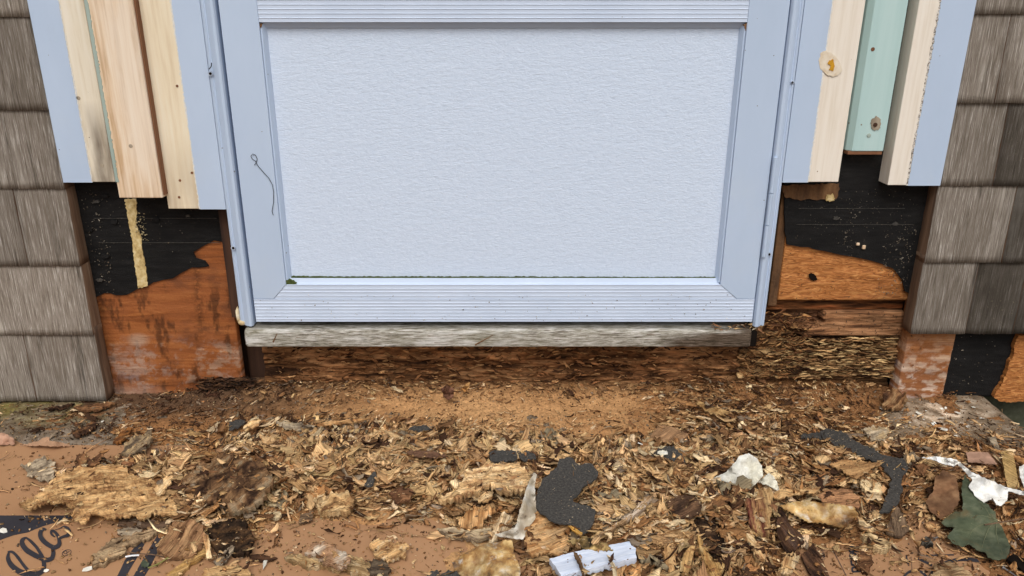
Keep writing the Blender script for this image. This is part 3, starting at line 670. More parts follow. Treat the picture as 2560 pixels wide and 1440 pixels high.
# bottom rail, mitred into the stiles
pb = ridges(zK1 + .0006, zR1, 4, .0006)
V = []; xo0, xo1 = WX(684, 746, 0), WX(1842, 746, 0)
for s in (0, 1):
    for (yy, zz) in pb:
        f = (zz - zK1) / (zR1 - zK1); x = (xo0 + (xi0 - xo0) * f + .0004) if s == 0 else (xo1 + (xi1 - xo1) * f - .0004); V.append((x, yy, zz))
m = len(pb); Fc = [(i, (i + 1) % m, m + (i + 1) % m, m + i) for i in range(m)] + [tuple(range(m))[::-1], tuple(range(m, 2 * m))]
npmesh('bottom_rail', V, Fc, blue_rail, door)
for s, (xa, xo, xin) in enumerate(((XD0, xo0, xi0), (XD1, xo1, xi1))):
    P = [(xa, zK1 + .0004), (xo, zK1 + .0004), (xin, zR1), (xin, 2.03), (xa, 2.03)]
    V = [(p[0], y, p[1]) for y in (0, .024) for p in P]; Fc = [(0, 1, 2, 3, 4), (9, 8, 7, 6, 5)] + [(i, 5 + i, 5 + (i + 1) % 5, (i + 1) % 5) for i in range(5)]
    if s: Fc = [f[::-1] for f in Fc]
    bevel(npmesh('stile', V, Fc, blue, door), .0009)
extrude_profile('mid_rail', ridges(zT0, zT0 + (zT1 - zT0), 6), 'x', xi0 + .0004, xi1 - .0004, blue_rail, door)
box('upper_glass', xi0, xi1, .012, .018, zT1, 1.98, sash, door); box('top_rail', xi0, xi1, 0, .024, 1.981, 2.03, blue, door)
# mouldings round the panel (sloped)
extrude_profile('moulding', [(.0165, zR1 + .0002), (.0040, zR1 + .0002), (.0046, zR1 + .0014), (.0058, zR1 + .0016), (.0078, zp0 - .0008), (.0104, zp0 - .0002), (.0165, zp0 - .0002)], 'x', xi0 + .001, xi1 - .001, blue_rail, door)
extrude_profile('moulding', [(.0165, zT0 - .0002), (.0050, zT0 - .0002), (.0095, zp1 + .0016), (.0110, zp1 + .0002), (.0165, zp1 + .0002)], 'x', xi0 + .001, xi1 - .001, blue, door)
extrude_profile('moulding', [(xi0 + .0004, .0165), (xi0 + .0004, .0030), (xi0 + .003, .0028), (xp0 - .0012, .0095), (xp0 - .0004, .0110), (xp0 - .0004, .0165)], 'z', zR1 + .0030, zT0 - .003, blue, door)
extrude_profile('moulding', [(xi1 - .0004, .0165), (xi1 - .0004, .0030), (xi1 - .003, .0028), (xp1 + .0012, .0095), (xp1 + .0004, .0110), (xp1 + .0004, .0165)], 'z', zR1 + .0030, zT0 - .003, blue, door)
# embossed panel: real relief plus fine grain
def embd(x, z):
    e = np.minimum(np.minimum(x - xp0, xp1 - x), np.minimum(z - zp0, zp1 - z))
    q = fbm(x * 150 + 2 * fbm(x * 60, z * 60, 3), z * 300, 12, 3, .6)
    return -(q - .5) * .0005 * np.clip(e / .02, .15, 1)
plate('panel', (xp0 - .002, xp1 + .002), (zp0 - .002, zp1 + .002), 620, 300, .0125, panel_m, door, embd, thick=.004, smooth=True, label='pale lavender embossed panel')
# moss line and dirt at the corners
wall_sheet('moss_line', [(728, 691), (900, 692), (1100, 692), (1300, 692), (1500, 693), (1700, 693), (1789, 693), (1789, 697.5), (1500, 697), (1100, 696.5), (728, 697)], .0098, moss, door, thick=.0022, spacing=5, jag=.6, seed=3, relief=.001)
wall_sheet('moss_corner', [(714, 703), (722, 698), (730, 702), (742, 709), (730, 711), (714, 712)], .0030, moss, door, thick=.003, spacing=3, jag=1, seed=3, relief=.002)
wall_sheet('dirt_corner', [(640, 58), (655, 58), (654, 68), (650, 74), (642, 66)], .0030, jamb_brown, door, thick=.003, spacing=3, jag=1, seed=5, relief=.002)
wall_sheet('dirt_corner', [(1858, 60), (1874, 58), (1872, 72), (1868, 82), (1860, 70)], .0030, jamb_brown, door, thick=.003, spacing=3, jag=1, seed=6, relief=.002)

# thread on the door, foam at the jamb foot
def wp(px, py, Y): x, z = W(px, py, Y); return (float(x), Y, float(z))
o = tube('thread', [wp(a, b, -.0016) for a, b in ((683, 538), (680, 528), (684, 505), (684, 480), (681, 462), (672, 445), (658, 430), (645, 415), (638, 402), (630, 397), (627, 390), (632, 385), (639, 388), (643, 398), (640, 407), (636, 413))], .00045, blackm)
props(o, 'thin dark looped thread stuck to the left stile of the door', 'thread')
o = tube('twig_bit', [wp(a, b, -.006) for a, b in ((529, 157), (528, 166), (523, 173))], .0007, blackm); props(o, 'tiny black twig bit above the upper left screw hole', 'twig')

# ------------------------------------------------------------------ floor board (protective paper)
ZP = .0024
zb_ = .0
fl = empty('floor_board', (0, -.4, 0), 'brown protective floor board with black printing lying on the concrete step', 'floor covering'); fl['kind'] = 'thing'
yb = G(1260, 1112, ZP)[1]
P = [(-.90, -1.1), (.88, -1.1), (.88, yb - .004)]
for px in range(2500, -340, -28):
    j = (fbm(np.array([px * .01]), np.array([0.]), 5)[0] - .5) * (10 if 110 > px or 400 < px < 700 or px > 2300 else 3)
    if px < 110: j -= 0
    x, y = G(px, 1113 + j + (-12 if -200 < px < 40 else 0) + (14 if px > 2300 else 0), ZP); P.append((float(x), float(y)))
V = [(a, b, ZP) for a, b in P]; n = len(V)
V2 = V + [(a, b, .0006) for a, b in P]
npmesh('sheet', V2, [tuple(range(n)), tuple(range(n, 2 * n))[::-1]] + [(i, n + i, n + (i + 1) % n, (i + 1) % n) for i in range(n)], board, fl)
def floor_poly(name, pts, mat, parent=fl, z=ZP + .0004, sp=25, **pr):
    P, T = cdt_sheet(pts, sp, 0, 1); x, y = G(P[:, 0], P[:, 1], z)
    return npmesh(name, np.c_[x, y, np.full(len(x), z)], T, mat, parent, **pr)
def ribbon(name, pts, ws, mat, parent=fl, z=ZP + .0006, scale=1, ox=0, oy=0, **pr):
    """stroke of varying width on the board, drawn in photo units, Catmull-Rom smoothed"""
    P = np.array([(ox + a / scale, oy + b / scale) for a, b in pts], float); ws = np.array(ws if hasattr(ws, '__len__') else [ws] * len(P), float) / scale
    Q = []; R = []
    for i in range(len(P) - 1):
        p0, p1, p2, p3 = P[max(i - 1, 0)], P[i], P[i + 1], P[min(i + 2, len(P) - 1)]
        for t in np.linspace(0, 1, 7)[:-1]:
            Q.append(.5 * ((2 * p1) + (-p0 + p2) * t + (2 * p0 - 5 * p1 + 4 * p2 - p3) * t * t + (-p0 + 3 * p1 - 3 * p2 + p3) * t ** 3)); R.append(ws[i] + (ws[i + 1] - ws[i]) * t)
    Q.append(P[-1]); R.append(ws[-1]); Q = np.array(Q); R = np.array(R)
    T = np.gradient(Q, axis=0); T /= np.linalg.norm(T, axis=1)[:, None] + 1e-9; N_ = np.c_[-T[:, 1], T[:, 0]]
    A = Q + N_ * R[:, None] / 2; B = Q - N_ * R[:, None] / 2; n = len(Q)
    x, y = G(np.r_[A[:, 0], B[:, 0]], np.r_[A[:, 1], B[:, 1]], z)
    return npmesh(name, np.c_[x, y, np.full(2 * n, z)], [(i, i + 1, n + i + 1, n + i) for i in range(n - 1)], mat, parent, **pr)
s_, oy = 5.818, 1240
floor_poly('printed_band', [(-420, 1288.5), (200, 1288.5), (175, 1299), (146, 1304), (103, 1317), (69, 1331), (34, 1338), (0, 1350), (-60, 1378), (-150, 1440), (-420, 1440)], ink)
floor_poly('printed_stripe', [(312, 1400), (330, 1375), (352, 1352), (366, 1352), (345, 1390), (327, 1420), (312, 1446), (290, 1446), (303, 1420)], ink)
floor_poly('printed_stripe', [(397, 1333), (414, 1336), (400, 1370), (388, 1392), (374, 1420), (358, 1446), (330, 1446), (352, 1408), (373, 1372)], ink)
kw = dict(scale=s_, oy=oy)
ribbon('printed_letter', [(110, 810), (180, 815), (250, 880), (330, 990), (400, 1075), (450, 1130)], [20, 40, 44, 44, 50, 60], ink, **kw)
ribbon('printed_letter', [(128, 820), (115, 900), (150, 985), (225, 1060), (320, 1115), (440, 1135), (550, 1130), (625, 1080), (640, 1000), (620, 900), (585, 830), (530, 745), (450, 660), (375, 600)],
       [25, 60, 75, 80, 85, 85, 75, 62, 62, 55, 48, 44, 42, 20], ink, z=ZP + .0008, **kw)
ribbon('printed_letter', [(375, 600), (325, 640), (325, 700), (380, 780), (470, 840), (570, 890), (670, 930), (750, 905), (775, 830), (765, 760)], [20, 60, 72, 78, 78, 74, 66, 62, 60, 50], ink, z=ZP + .0010, **kw)
ribbon('printed_letter', [(675, 490), (625, 480), (590, 520), (590, 590), (640, 660), (720, 720), (800, 745), (860, 700), (855, 625), (830, 560), (780, 510), (745, 515), (752, 560), (800, 595)],
       [20, 45, 60, 68, 70, 66, 62, 62, 48, 42, 40, 40, 30, 16], ink, z=ZP + .0012, **kw)
ribbon('printed_letter', [(850, 620), (920, 590), (980, 570), (1005, 530), (980, 475), (930, 440), (870, 470), (800, 490)], [30, 36, 50, 60, 60, 22, 10, 8], ink, z=ZP + .0014, **kw)
a = [(970 + 68 * math.cos(t) * math.cos(-.35) - 38 * math.sin(t) * math.sin(-.35), 823 + 68 * math.cos(t) * math.sin(-.35) + 38 * math.sin(t) * math.cos(-.35)) for t in np.linspace(0, 2 * math.pi, 13)]
ribbon('registered_mark', a, 8, ink, **kw)
ribbon('registered_mark', [(1000, 850), (930, 830), (940, 800), (970, 805), (968, 838)], 8, ink, **kw); ribbon('registered_mark', [(968, 825), (1010, 805)], 8, ink, **kw)
def letter(strokes, ox, oy, ang, size, wd, mat=ink, name='printed_letter'):
    ca, sa = math.cos(ang), math.sin(ang)
    for st in strokes:
        pts = [(ox + (x * ca - y * sa) * size, oy + (x * sa + y * ca) * size * .8) for x, y in st]
        ribbon(name, pts, wd, mat)
GL = {'R': [[(0, 0), (0, -1)], [(0, -.97), (.5, -.95), (.5, -.55), (0, -.5)], [(.25, -.5), (.6, 0)]], 'E': [[(0, 0), (0, -1)], [(0, -.97), (.55, -.97)], [(0, -.5), (.5, -.5)], [(0, -.03), (.55, -.03)]],
      'P': [[(0, 0), (0, -1)], [(0, -.97), (.5, -.95), (.5, -.5), (0, -.45)]], 'B': [[(0, 0), (0, -1)], [(0, -.97), (.45, -.95), (.45, -.55), (0, -.52)], [(0, -.5), (.55, -.45), (.55, -.05), (0, -.03)]],
      'a': [[(.5, -.6), (.5, 0)], [(.5, -.5), (.1, -.6), (0, -.3), (.1, 0), (.5, -.1)]], 'l': [[(.1, 0), (.1, -1)]], 'e': [[(0, -.3), (.5, -.32), (.4, -.6), (.05, -.5), (0, -.2), (.2, 0), (.5, -.08)]],
      'v': [[(0, -.6), (.25, 0), (.5, -.6)]], 'i': [[(.1, 0), (.1, -.6)]], 'n': [[(0, 0), (0, -.6)], [(0, -.45), (.3, -.6), (.5, -.4), (.5, 0)]], 'r': [[(0, 0), (0, -.6)], [(0, -.4), (.35, -.6)]]}
def word(txt, ox, oy, ang, size, wd, adv=.75):
    for c in txt:
        letter(GL[c], ox, oy, ang, size, wd); ox += math.cos(ang) * size * adv; oy += math.sin(ang) * size * adv * .8
word('BEPR', 2158, 1427, -math.pi / 2 - .12, 27, 4.6, .78)
word('Ra', 2172, 1378, -math.pi / 2 - .12, 12, 1.7); word('levin', 2064, 1398, -math.pi / 2 - .12, 11, 1.4, .6)
word('BE', 2176, 1470, -math.pi / 2 - .12, 27, 4.6, .78)
ribbon('printed_line', [(2064, 1343), (2090, 1390), (2116, 1440)], 1.6, ink)
def arc(cx, cy, rx, ry, a0, a1, wd, k=14): ribbon('printed_ring', [(cx + rx * math.cos(t), cy + ry * math.sin(t)) for t in np.linspace(a0, a1, k)], wd, ink)
arc(2412, 1462, 92, 64, math.pi * .95, math.pi * 2.1, 9); arc(2288, 1468, 36, 42, math.pi * .9, math.pi * 2.1, 6)
for k in range(9):
    t_ = math.pi * (1.05 + k * .045); ribbon('printed_tick', [(2412 + 82 * math.cos(t_), 1462 + 57 * math.sin(t_)), (2412 + 68 * math.cos(t_), 1462 + 48 * math.sin(t_))], 1.6, ink)
ribbon('printed_line', [(2266, 1388), (2268, 1402), (2273, 1414)], 4, ink); ribbon('printed_line', [(2316, 1388), (2385, 1387)], 3.5, ink); ribbon('printed_line', [(2278, 1392), (2280, 1424)], 1, ink)
ribbon('printed_line', [(2295, 1396), (2320, 1408), (2330, 1414)], 6, ink)

# ------------------------------------------------------------------ debris field
CXS = np.array([-200, 0, 256, 512, 768, 1024, 1280, 1536, 1792, 2048, 2304, 2560, 2800], float)
CYS = np.array([960, 985, 1030, 1080, 1130, 1180, 1230, 1280, 1330, 1380, 1440, 1560], float)
COV = np.array([
 [0, .0, .1, .4, .6, .6, .6, .6, .7, .6, .5, .0, 0],
 [0, .0, .1, .35, .4, .4, .35, .35, .5, .5, .3, .0, 0],
 [.1, .15, .3, .25, .2, .12, .1, .15, .55, .4, .12, .1, .1],
 [.1, .15, .3, .3, .65, .45, .3, .2, .6, .5, .25, .2, .2],
 [.0, .0, .03, .25, .95, 1, .9, .5, .65, .6, .45, .3, .3],
 [.0, .0, .4, .6, 1, 1, 1, .8, .8, .75, .5, .35, .3],
 [.0, .0, .6, .8, 1, 1, 1, 1, .9, .8, .5, .4, .3],
 [.0, .0, .4, .8, .5, .45, .8, 1, 1, .8, .4, .4, .3],
 [.0, .0, .1, .6, .08, .15, .5, .95, 1, .55, .25, .3, .3],
 [.0, .0, .0, .3, .05, .08, .3, .9, .9, .25, .2, .3, .3],
 [.0, .0, .0, .1, .08, .06, .3, .9, .7, .08, .1, .25, .3],
 [.0, .0, .0, .1, .1, .1, .3, .6, .5, .1, .1, .1, .1]])
def cover(x, y):
    px, py = PX(x, y); fx = np.interp(px, CXS, np.arange(len(CXS))); fy = np.interp(py, CYS, np.arange(len(CYS)))
    ix = np.minimum(fx.astype(int), len(CXS) - 2); iy = np.minimum(fy.astype(int), len(CYS) - 2); u = fx - ix; v = fy - iy
    u = u * u * (3 - 2 * u); v = v * v * (3 - 2 * v)
    return (COV[iy, ix] * (1 - u) + COV[iy, ix + 1] * u) * (1 - v) + (COV[iy + 1, ix] * (1 - u) + COV[iy + 1, ix + 1] * u) * v
def pile(x, y):
    x = np.asarray(x, float); y = np.asarray(y, float)
    px, py = PX(x, y); win = np.clip((px - 400) / 160, 0, 1) * np.clip((2260 - px) / 120, 0, 1) * np.clip((1125 - py) / 50, 0, 1)
    c = np.maximum(cover(x, y), .52 * win); n = fbm(x * 16, y * 16, 40, 4); n2 = fbm(x * 60, y * 70, 44, 4, .6)
    front = np.clip((-.08 - y) / .12, 0, 1)
    base = np.where(y < float(yb) + .002, ZP, 0)
    z = base + (c - .32 - .35 * (n - .5) * 2) * (.010 + .020 * front) + (n2 - .5) * .009 * np.clip(c * 1.5, 0, 1)
    near = np.clip((y + .02) / .08, 0, 1); return z + near * (.010 + .010 * n) * np.clip(c * 2, 0, 1) * win
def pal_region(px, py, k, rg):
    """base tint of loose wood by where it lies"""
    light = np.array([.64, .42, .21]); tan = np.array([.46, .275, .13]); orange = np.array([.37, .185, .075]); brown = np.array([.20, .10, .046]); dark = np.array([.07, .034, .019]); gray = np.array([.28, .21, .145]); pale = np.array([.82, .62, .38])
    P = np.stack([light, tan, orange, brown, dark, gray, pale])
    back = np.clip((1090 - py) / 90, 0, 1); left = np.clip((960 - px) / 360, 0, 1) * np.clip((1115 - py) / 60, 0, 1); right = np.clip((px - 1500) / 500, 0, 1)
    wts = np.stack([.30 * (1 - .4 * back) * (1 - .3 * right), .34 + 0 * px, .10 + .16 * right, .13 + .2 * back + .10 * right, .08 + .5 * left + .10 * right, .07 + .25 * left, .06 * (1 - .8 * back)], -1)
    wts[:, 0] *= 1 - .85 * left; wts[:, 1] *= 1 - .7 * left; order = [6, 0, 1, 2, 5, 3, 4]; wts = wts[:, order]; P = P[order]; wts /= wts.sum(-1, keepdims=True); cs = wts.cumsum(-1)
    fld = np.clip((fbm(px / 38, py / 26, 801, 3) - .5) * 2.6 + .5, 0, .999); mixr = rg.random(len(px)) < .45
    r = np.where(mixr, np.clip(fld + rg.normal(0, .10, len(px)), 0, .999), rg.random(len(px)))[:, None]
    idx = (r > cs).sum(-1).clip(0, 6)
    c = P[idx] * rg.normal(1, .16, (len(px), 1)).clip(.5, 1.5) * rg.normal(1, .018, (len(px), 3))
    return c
# dust bed
nx, ny = 760, 300
def dustf(u, v):
    x = -.90 + 1.772 * u; y = -.66 + (.075 + .66) * v
    return np.stack([x, y, pile(x, y)], -1)
V, Fc = grid(nx, ny, dustf)
px_, py_ = PX(V[:, 0], V[:, 1])
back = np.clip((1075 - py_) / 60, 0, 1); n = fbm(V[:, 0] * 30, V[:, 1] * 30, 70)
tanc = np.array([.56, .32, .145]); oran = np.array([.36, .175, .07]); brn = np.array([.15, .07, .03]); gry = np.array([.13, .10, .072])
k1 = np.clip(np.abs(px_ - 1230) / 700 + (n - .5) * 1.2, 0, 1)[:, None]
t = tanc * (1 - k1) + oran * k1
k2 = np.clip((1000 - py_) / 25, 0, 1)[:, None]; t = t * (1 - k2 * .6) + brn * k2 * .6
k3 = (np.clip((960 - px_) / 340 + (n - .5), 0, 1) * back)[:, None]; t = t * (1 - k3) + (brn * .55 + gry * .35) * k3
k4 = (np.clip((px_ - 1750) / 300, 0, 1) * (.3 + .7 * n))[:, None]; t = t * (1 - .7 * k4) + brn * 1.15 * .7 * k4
k5 = np.clip((py_ - 1110) / 60, 0, 1)[:, None]; k5 = k5 * np.clip(cover(V[:, 0], V[:, 1]) * 1.6 - .5, 0, 1)[:, None]; t = t * (1 - .85 * k5) + np.array([.115, .055, .024]) * .85 * k5  # shade of the hollows between chips put into the dust colour
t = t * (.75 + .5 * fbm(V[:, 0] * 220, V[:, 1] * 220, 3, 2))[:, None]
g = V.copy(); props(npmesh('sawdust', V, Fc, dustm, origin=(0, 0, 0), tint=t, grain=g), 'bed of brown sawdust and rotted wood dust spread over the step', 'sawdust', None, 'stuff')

def chip_arrays(n, pos, L, Wd, T, yaw, pitch, roll, tint, nu, nv, rg, jag=.28, curl=None, rough_=.35, pitchaxis=True):
    ii, jj = np.meshgrid(np.arange(nu), np.arange(nv), indexing='ij'); ii = ii.ravel(); jj = jj.ravel(); m = len(ii)
    u = ii / (nu - 1) - .5; v = jj / (nv - 1) - .5
    tp = 1 - .35 * np.abs(2 * u) ** 3
    wob = (1 + rg.normal(0, .26, (n, nu))[:, ii]) * (1 + rg.normal(0, .16, (n, m)))
    U = u[None] * L[:, None]; U = U + (np.abs(u) > .49)[None] * rg.uniform(-jag * 1.3, jag * .6, (n, m)) * L[:, None] * np.sign(u)[None]
    Vv = v[None] * Wd[:, None] * tp[None] * wob
    cen = rg.normal(0, .16, (n, nu))[:, ii] * Wd[:, None]; Vv = Vv + cen
    cv = (rg.normal(0, .5, n) if curl is None else curl)[:, None]
    Zt = cv * U * U / np.maximum(L, 1e-4)[:, None] + rg.normal(0, 1, (n, m)) * (T * rough_)[:, None] + rg.normal(0, .10, n)[:, None] * U * np.sign(v)[None]
    Zb = Zt - T[:, None] * rg.uniform(.6, 1.2, (n, m))
    P = np.concatenate([np.stack([U, Vv, Zt], -1), np.stack([U, Vv * .96, Zb], -1)], 1)
    cy, sy = np.cos(yaw), np.sin(yaw); cp, sp = np.cos(pitch), np.sin(pitch); cr, sr = np.cos(roll), np.sin(roll)
    X, Y, Z = P[..., 0], P[..., 1], P[..., 2]
    Y, Z = Y * cr[:, None] - Z * sr[:, None], Y * sr[:, None] + Z * cr[:, None]
    X, Z = X * cp[:, None] - Z * sp[:, None], X * sp[:, None] + Z * cp[:, None]
    X, Y = X * cy[:, None] - Y * sy[:, None], X * sy[:, None] + Y * cy[:, None]
    Q = np.stack([X, Y, Z], -1) + pos[:, None, :]
    off = rg.uniform(0, 9, (n, 1, 2))
    Gr = np.concatenate([np.concatenate([np.stack([U, Vv], -1)] * 2, 1) + off, np.zeros((n, 2 * m, 1))], -1)
    q = []
    for i in range(nu - 1):
        for j in range(nv - 1): a = i * nv + j; q.append((a, a + nv, a + nv + 1, a + 1)); a += m; q.append((a, a + 1, a + nv + 1, a + nv))
    for i in range(nu - 1):
        a = i * nv; q.append((a, a + m, a + nv + m, a + nv)); a = i * nv + nv - 1; q.append((a, a + nv, a + nv + m, a + m))
    for j in range(nv - 1):
        a = j; q.append((a, a + 1, a + 1 + m, a + m)); a = (nu - 1) * nv + j; q.append((a, a + m, a + 1 + m, a + 1))
    q = np.array(q); Fq = (q[None] + (np.arange(n) * 2 * m)[:, None, None]).reshape(-1, 4)
    tn = np.repeat(tint[:, None, :], 2 * m, 1)
    tn = tn * rg.normal(1, .10, (n, 2 * m, 1)).clip(.6, 1.4)
    return Q, Fq, tn, Gr
def inside(Q, P):
    ins = np.zeros(len(Q), bool); xj, yj = P[-1]
    for xi, yi in P:
        c = ((yi > Q[:, 1]) != (yj > Q[:, 1])) & (Q[:, 0] < (xj - xi) * (Q[:, 1] - yi) / (yj - yi + 1e-12) + xi)
        ins ^= c; xj, yj = xi, yi
    return ins
def covered(x, y):
    a, b = PX(x, y, .014); Q = np.c_[a, b]; r = np.zeros(len(Q), bool)
    for P in KEEP:
        m = (a > P[:, 0].min()) & (a < P[:, 0].max()) & (b > P[:, 1].min()) & (b < P[:, 1].max())
        if m.any(): r[np.where(m)[0]] |= inside(Q[m], P)
    return r
def scatter(n, rg, xr=(-.92, .88), yr=(-.62, .055), pw=1.0, lo=.06, paper=0.0):
    X = []; k = 0
    while k < n:
        x = rg.uniform(*xr, n * 3); y = rg.uniform(*yr, n * 3); c = cover(x, y); pr = np.clip((c - lo) / (1 - lo), 0, 1) ** pw + paper
        s = rg.random(n * 3) < pr; s &= ~(covered(x, y) & (rg.random(n * 3) < .96)); X.append(np.c_[x[s], y[s]]); k += s.sum()
    return np.concatenate(X)[:n]
def mass(name, label, n, Lr, Wr, Tr, nu, nv, rg, pw, dz=(.000, .006), tilt=.25, yaw_sd=None, paper=0.0, bright=1.0, lo=.06, yr=(-.62, .055), jag=.28):
    p = scatter(n, rg, pw=pw, paper=paper, lo=lo, yr=yr); z = np.maximum(pile(p[:, 0], p[:, 1]), np.where(p[:, 1] < yb, ZP, 0)) + rg.uniform(*dz, n)
    px, py = PX(p[:, 0], p[:, 1]); sc = .6 + .4 * np.clip((py - 1020) / 120, 0, 1)
    L = rg.uniform(0, 1, n) ** 1.8 * (Lr[1] - Lr[0]) + Lr[0]; L = L * sc; Wd = L * rg.uniform(*Wr, n); T = rg.uniform(*Tr, n)
    yaw = rg.uniform(0, 2 * math.pi, n) if yaw_sd is None else np.where(rg.random(n) < .7, .1 + (fbm(p[:, 0] * 13, p[:, 1] * 13, 77, 2) - .5) * 5.0 + rg.normal(0, .28, n), rg.normal(.1, yaw_sd, n))
    c = cover(p[:, 0], p[:, 1]); tl = tilt * (.25 + .75 * c)
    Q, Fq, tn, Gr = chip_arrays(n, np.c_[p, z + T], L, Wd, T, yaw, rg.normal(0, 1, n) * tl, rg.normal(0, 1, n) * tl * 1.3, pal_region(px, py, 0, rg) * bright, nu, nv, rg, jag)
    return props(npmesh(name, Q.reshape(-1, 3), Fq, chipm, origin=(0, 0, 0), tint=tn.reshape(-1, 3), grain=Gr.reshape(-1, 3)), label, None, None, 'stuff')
# ---- slivers standing off the rotten timbers
def slivers(name, n, x0, x1, z0, z1, Y, cols, rg, Lr=(.006, .03), parent=wall, ta=.25, wr=(.08, .25), dep=.008):
    x = rg.uniform(x0, x1, n); z = rg.uniform(z0, z1, n); L = rg.uniform(0, 1, n) ** 1.6 * (Lr[1] - Lr[0]) + Lr[0]
    c = np.array(cols)[rg.integers(len(cols), size=n)] * rg.normal(1, .2, (n, 1)).clip(.4, 1.6)
    Q, Fq, tn, Gr = chip_arrays(n, np.zeros((n, 3)), L, L * rg.uniform(*wr, n), rg.uniform(.0003, .0012, n), np.zeros(n), np.zeros(n), rg.uniform(0, 1.5, n), c, 5, 3, rg, .3)
    a = rg.normal(0, ta, n); b = rg.normal(0, .22, n)           # in-plane tilt, out of plane
    X, Yq, Z = Q[..., 0], Q[..., 1], Q[..., 2]
    ca, sa = np.cos(a)[:, None], np.sin(a)[:, None]; cb, sb = np.cos(b)[:, None], np.sin(b)[:, None]
    X, Yq = X * cb - Yq * sb, X * sb + Yq * cb; X, Z = X * ca - Z * sa, X * sa + Z * ca
    Q = np.stack([X + x[:, None], Yq + (Y - rg.uniform(0, dep, n))[:, None], Z + z[:, None]], -1)
    return props(npmesh(name, Q.reshape(-1, 3), Fq, chipm, parent, tint=tn.reshape(-1, 3), grain=Gr.reshape(-1, 3)), None, None, None, 'stuff')
rg = np.random.default_rng(15)
slivers('beam_slivers', 1500, -.43, .46, .0, .12, .058, [(.34, .155, .065), (.18, .08, .034), (.46, .25, .11), (.07, .032, .016)], rg, (.004, .022), ta=.35)
slivers('timber_slivers', 700, .50, .71, .03, zC - .004, .054, [(.46, .27, .12), (.24, .12, .05), (.62, .42, .2), (.05, .024, .012)], rg, (.008, .034), ta=.08, wr=(.04, .13))
slivers('timber_slivers', 650, .44, .55, .03, .165, .050, [(.30, .14, .055), (.12, .05, .022), (.40, .22, .09), (.04, .02, .01)], rg, (.004, .02), ta=.45, wr=(.05, .16))
slivers('corner_slivers', 260, -.56, -.46, .0, .035, .045, [(.06, .03, .018), (.14, .07, .035), (.03, .018, .012)], rg, (.006, .03))
slivers('sill_litter', 70, .36, .45, WZ(835, .0), WZ(812, 0), .004, [(.6, .5, .36), (.4, .26, .13), (.2, .1, .05)], rg, (.004, .02), ta=.5)

LASTV = {}; TOPS = []; KEEP = []; PIECES = []
specks('paper_specks', 170, .655, .708, WZ(735, YS), WZ(560, YS)); specks('paper_specks', 60, .585, .605, WZ(640, YS), WZ(490, YS), (.0008, .003)); specks('paper_specks', 160, .50, .70, WZ(610, YS), WZ(470, YS), (.0005, .0018))
specks('paper_specks', 110, -.715, -.685, WZ(730, YS), WZ(470, YS)); specks('paper_specks', 90, -.70, -.50, WZ(650, YS), WZ(480, YS), (.0005, .002)); specks('paper_specks', 60, -.632, -.612, WZ(600, YS), WZ(530, YS), (.001, .003), ((.6, .5, .3),))
specks('paper_specks', 50, .80, .90, .02, .16, (.0008, .003))
for k, (px, py) in enumerate(((2155, 614), (2140, 608))):
    x, z = W(px, py, YS); box('wood_crumb', float(x) - .003, float(x) + .003, YS - .009, YS - .0055, float(z) - .004 + .002 * k, float(z) + .003, bare, wall, bv=.0014)
slivers('dirt_splashes', 150, -.42, .42, zK0 + .002, zK0 + .05, -.0006, ((.30, .24, .17), (.7, .68, .62), (.12, .09, .06)), rg, (.0006, .0022), parent=door, ta=1.2, wr=(.4, .9), dep=.0003)
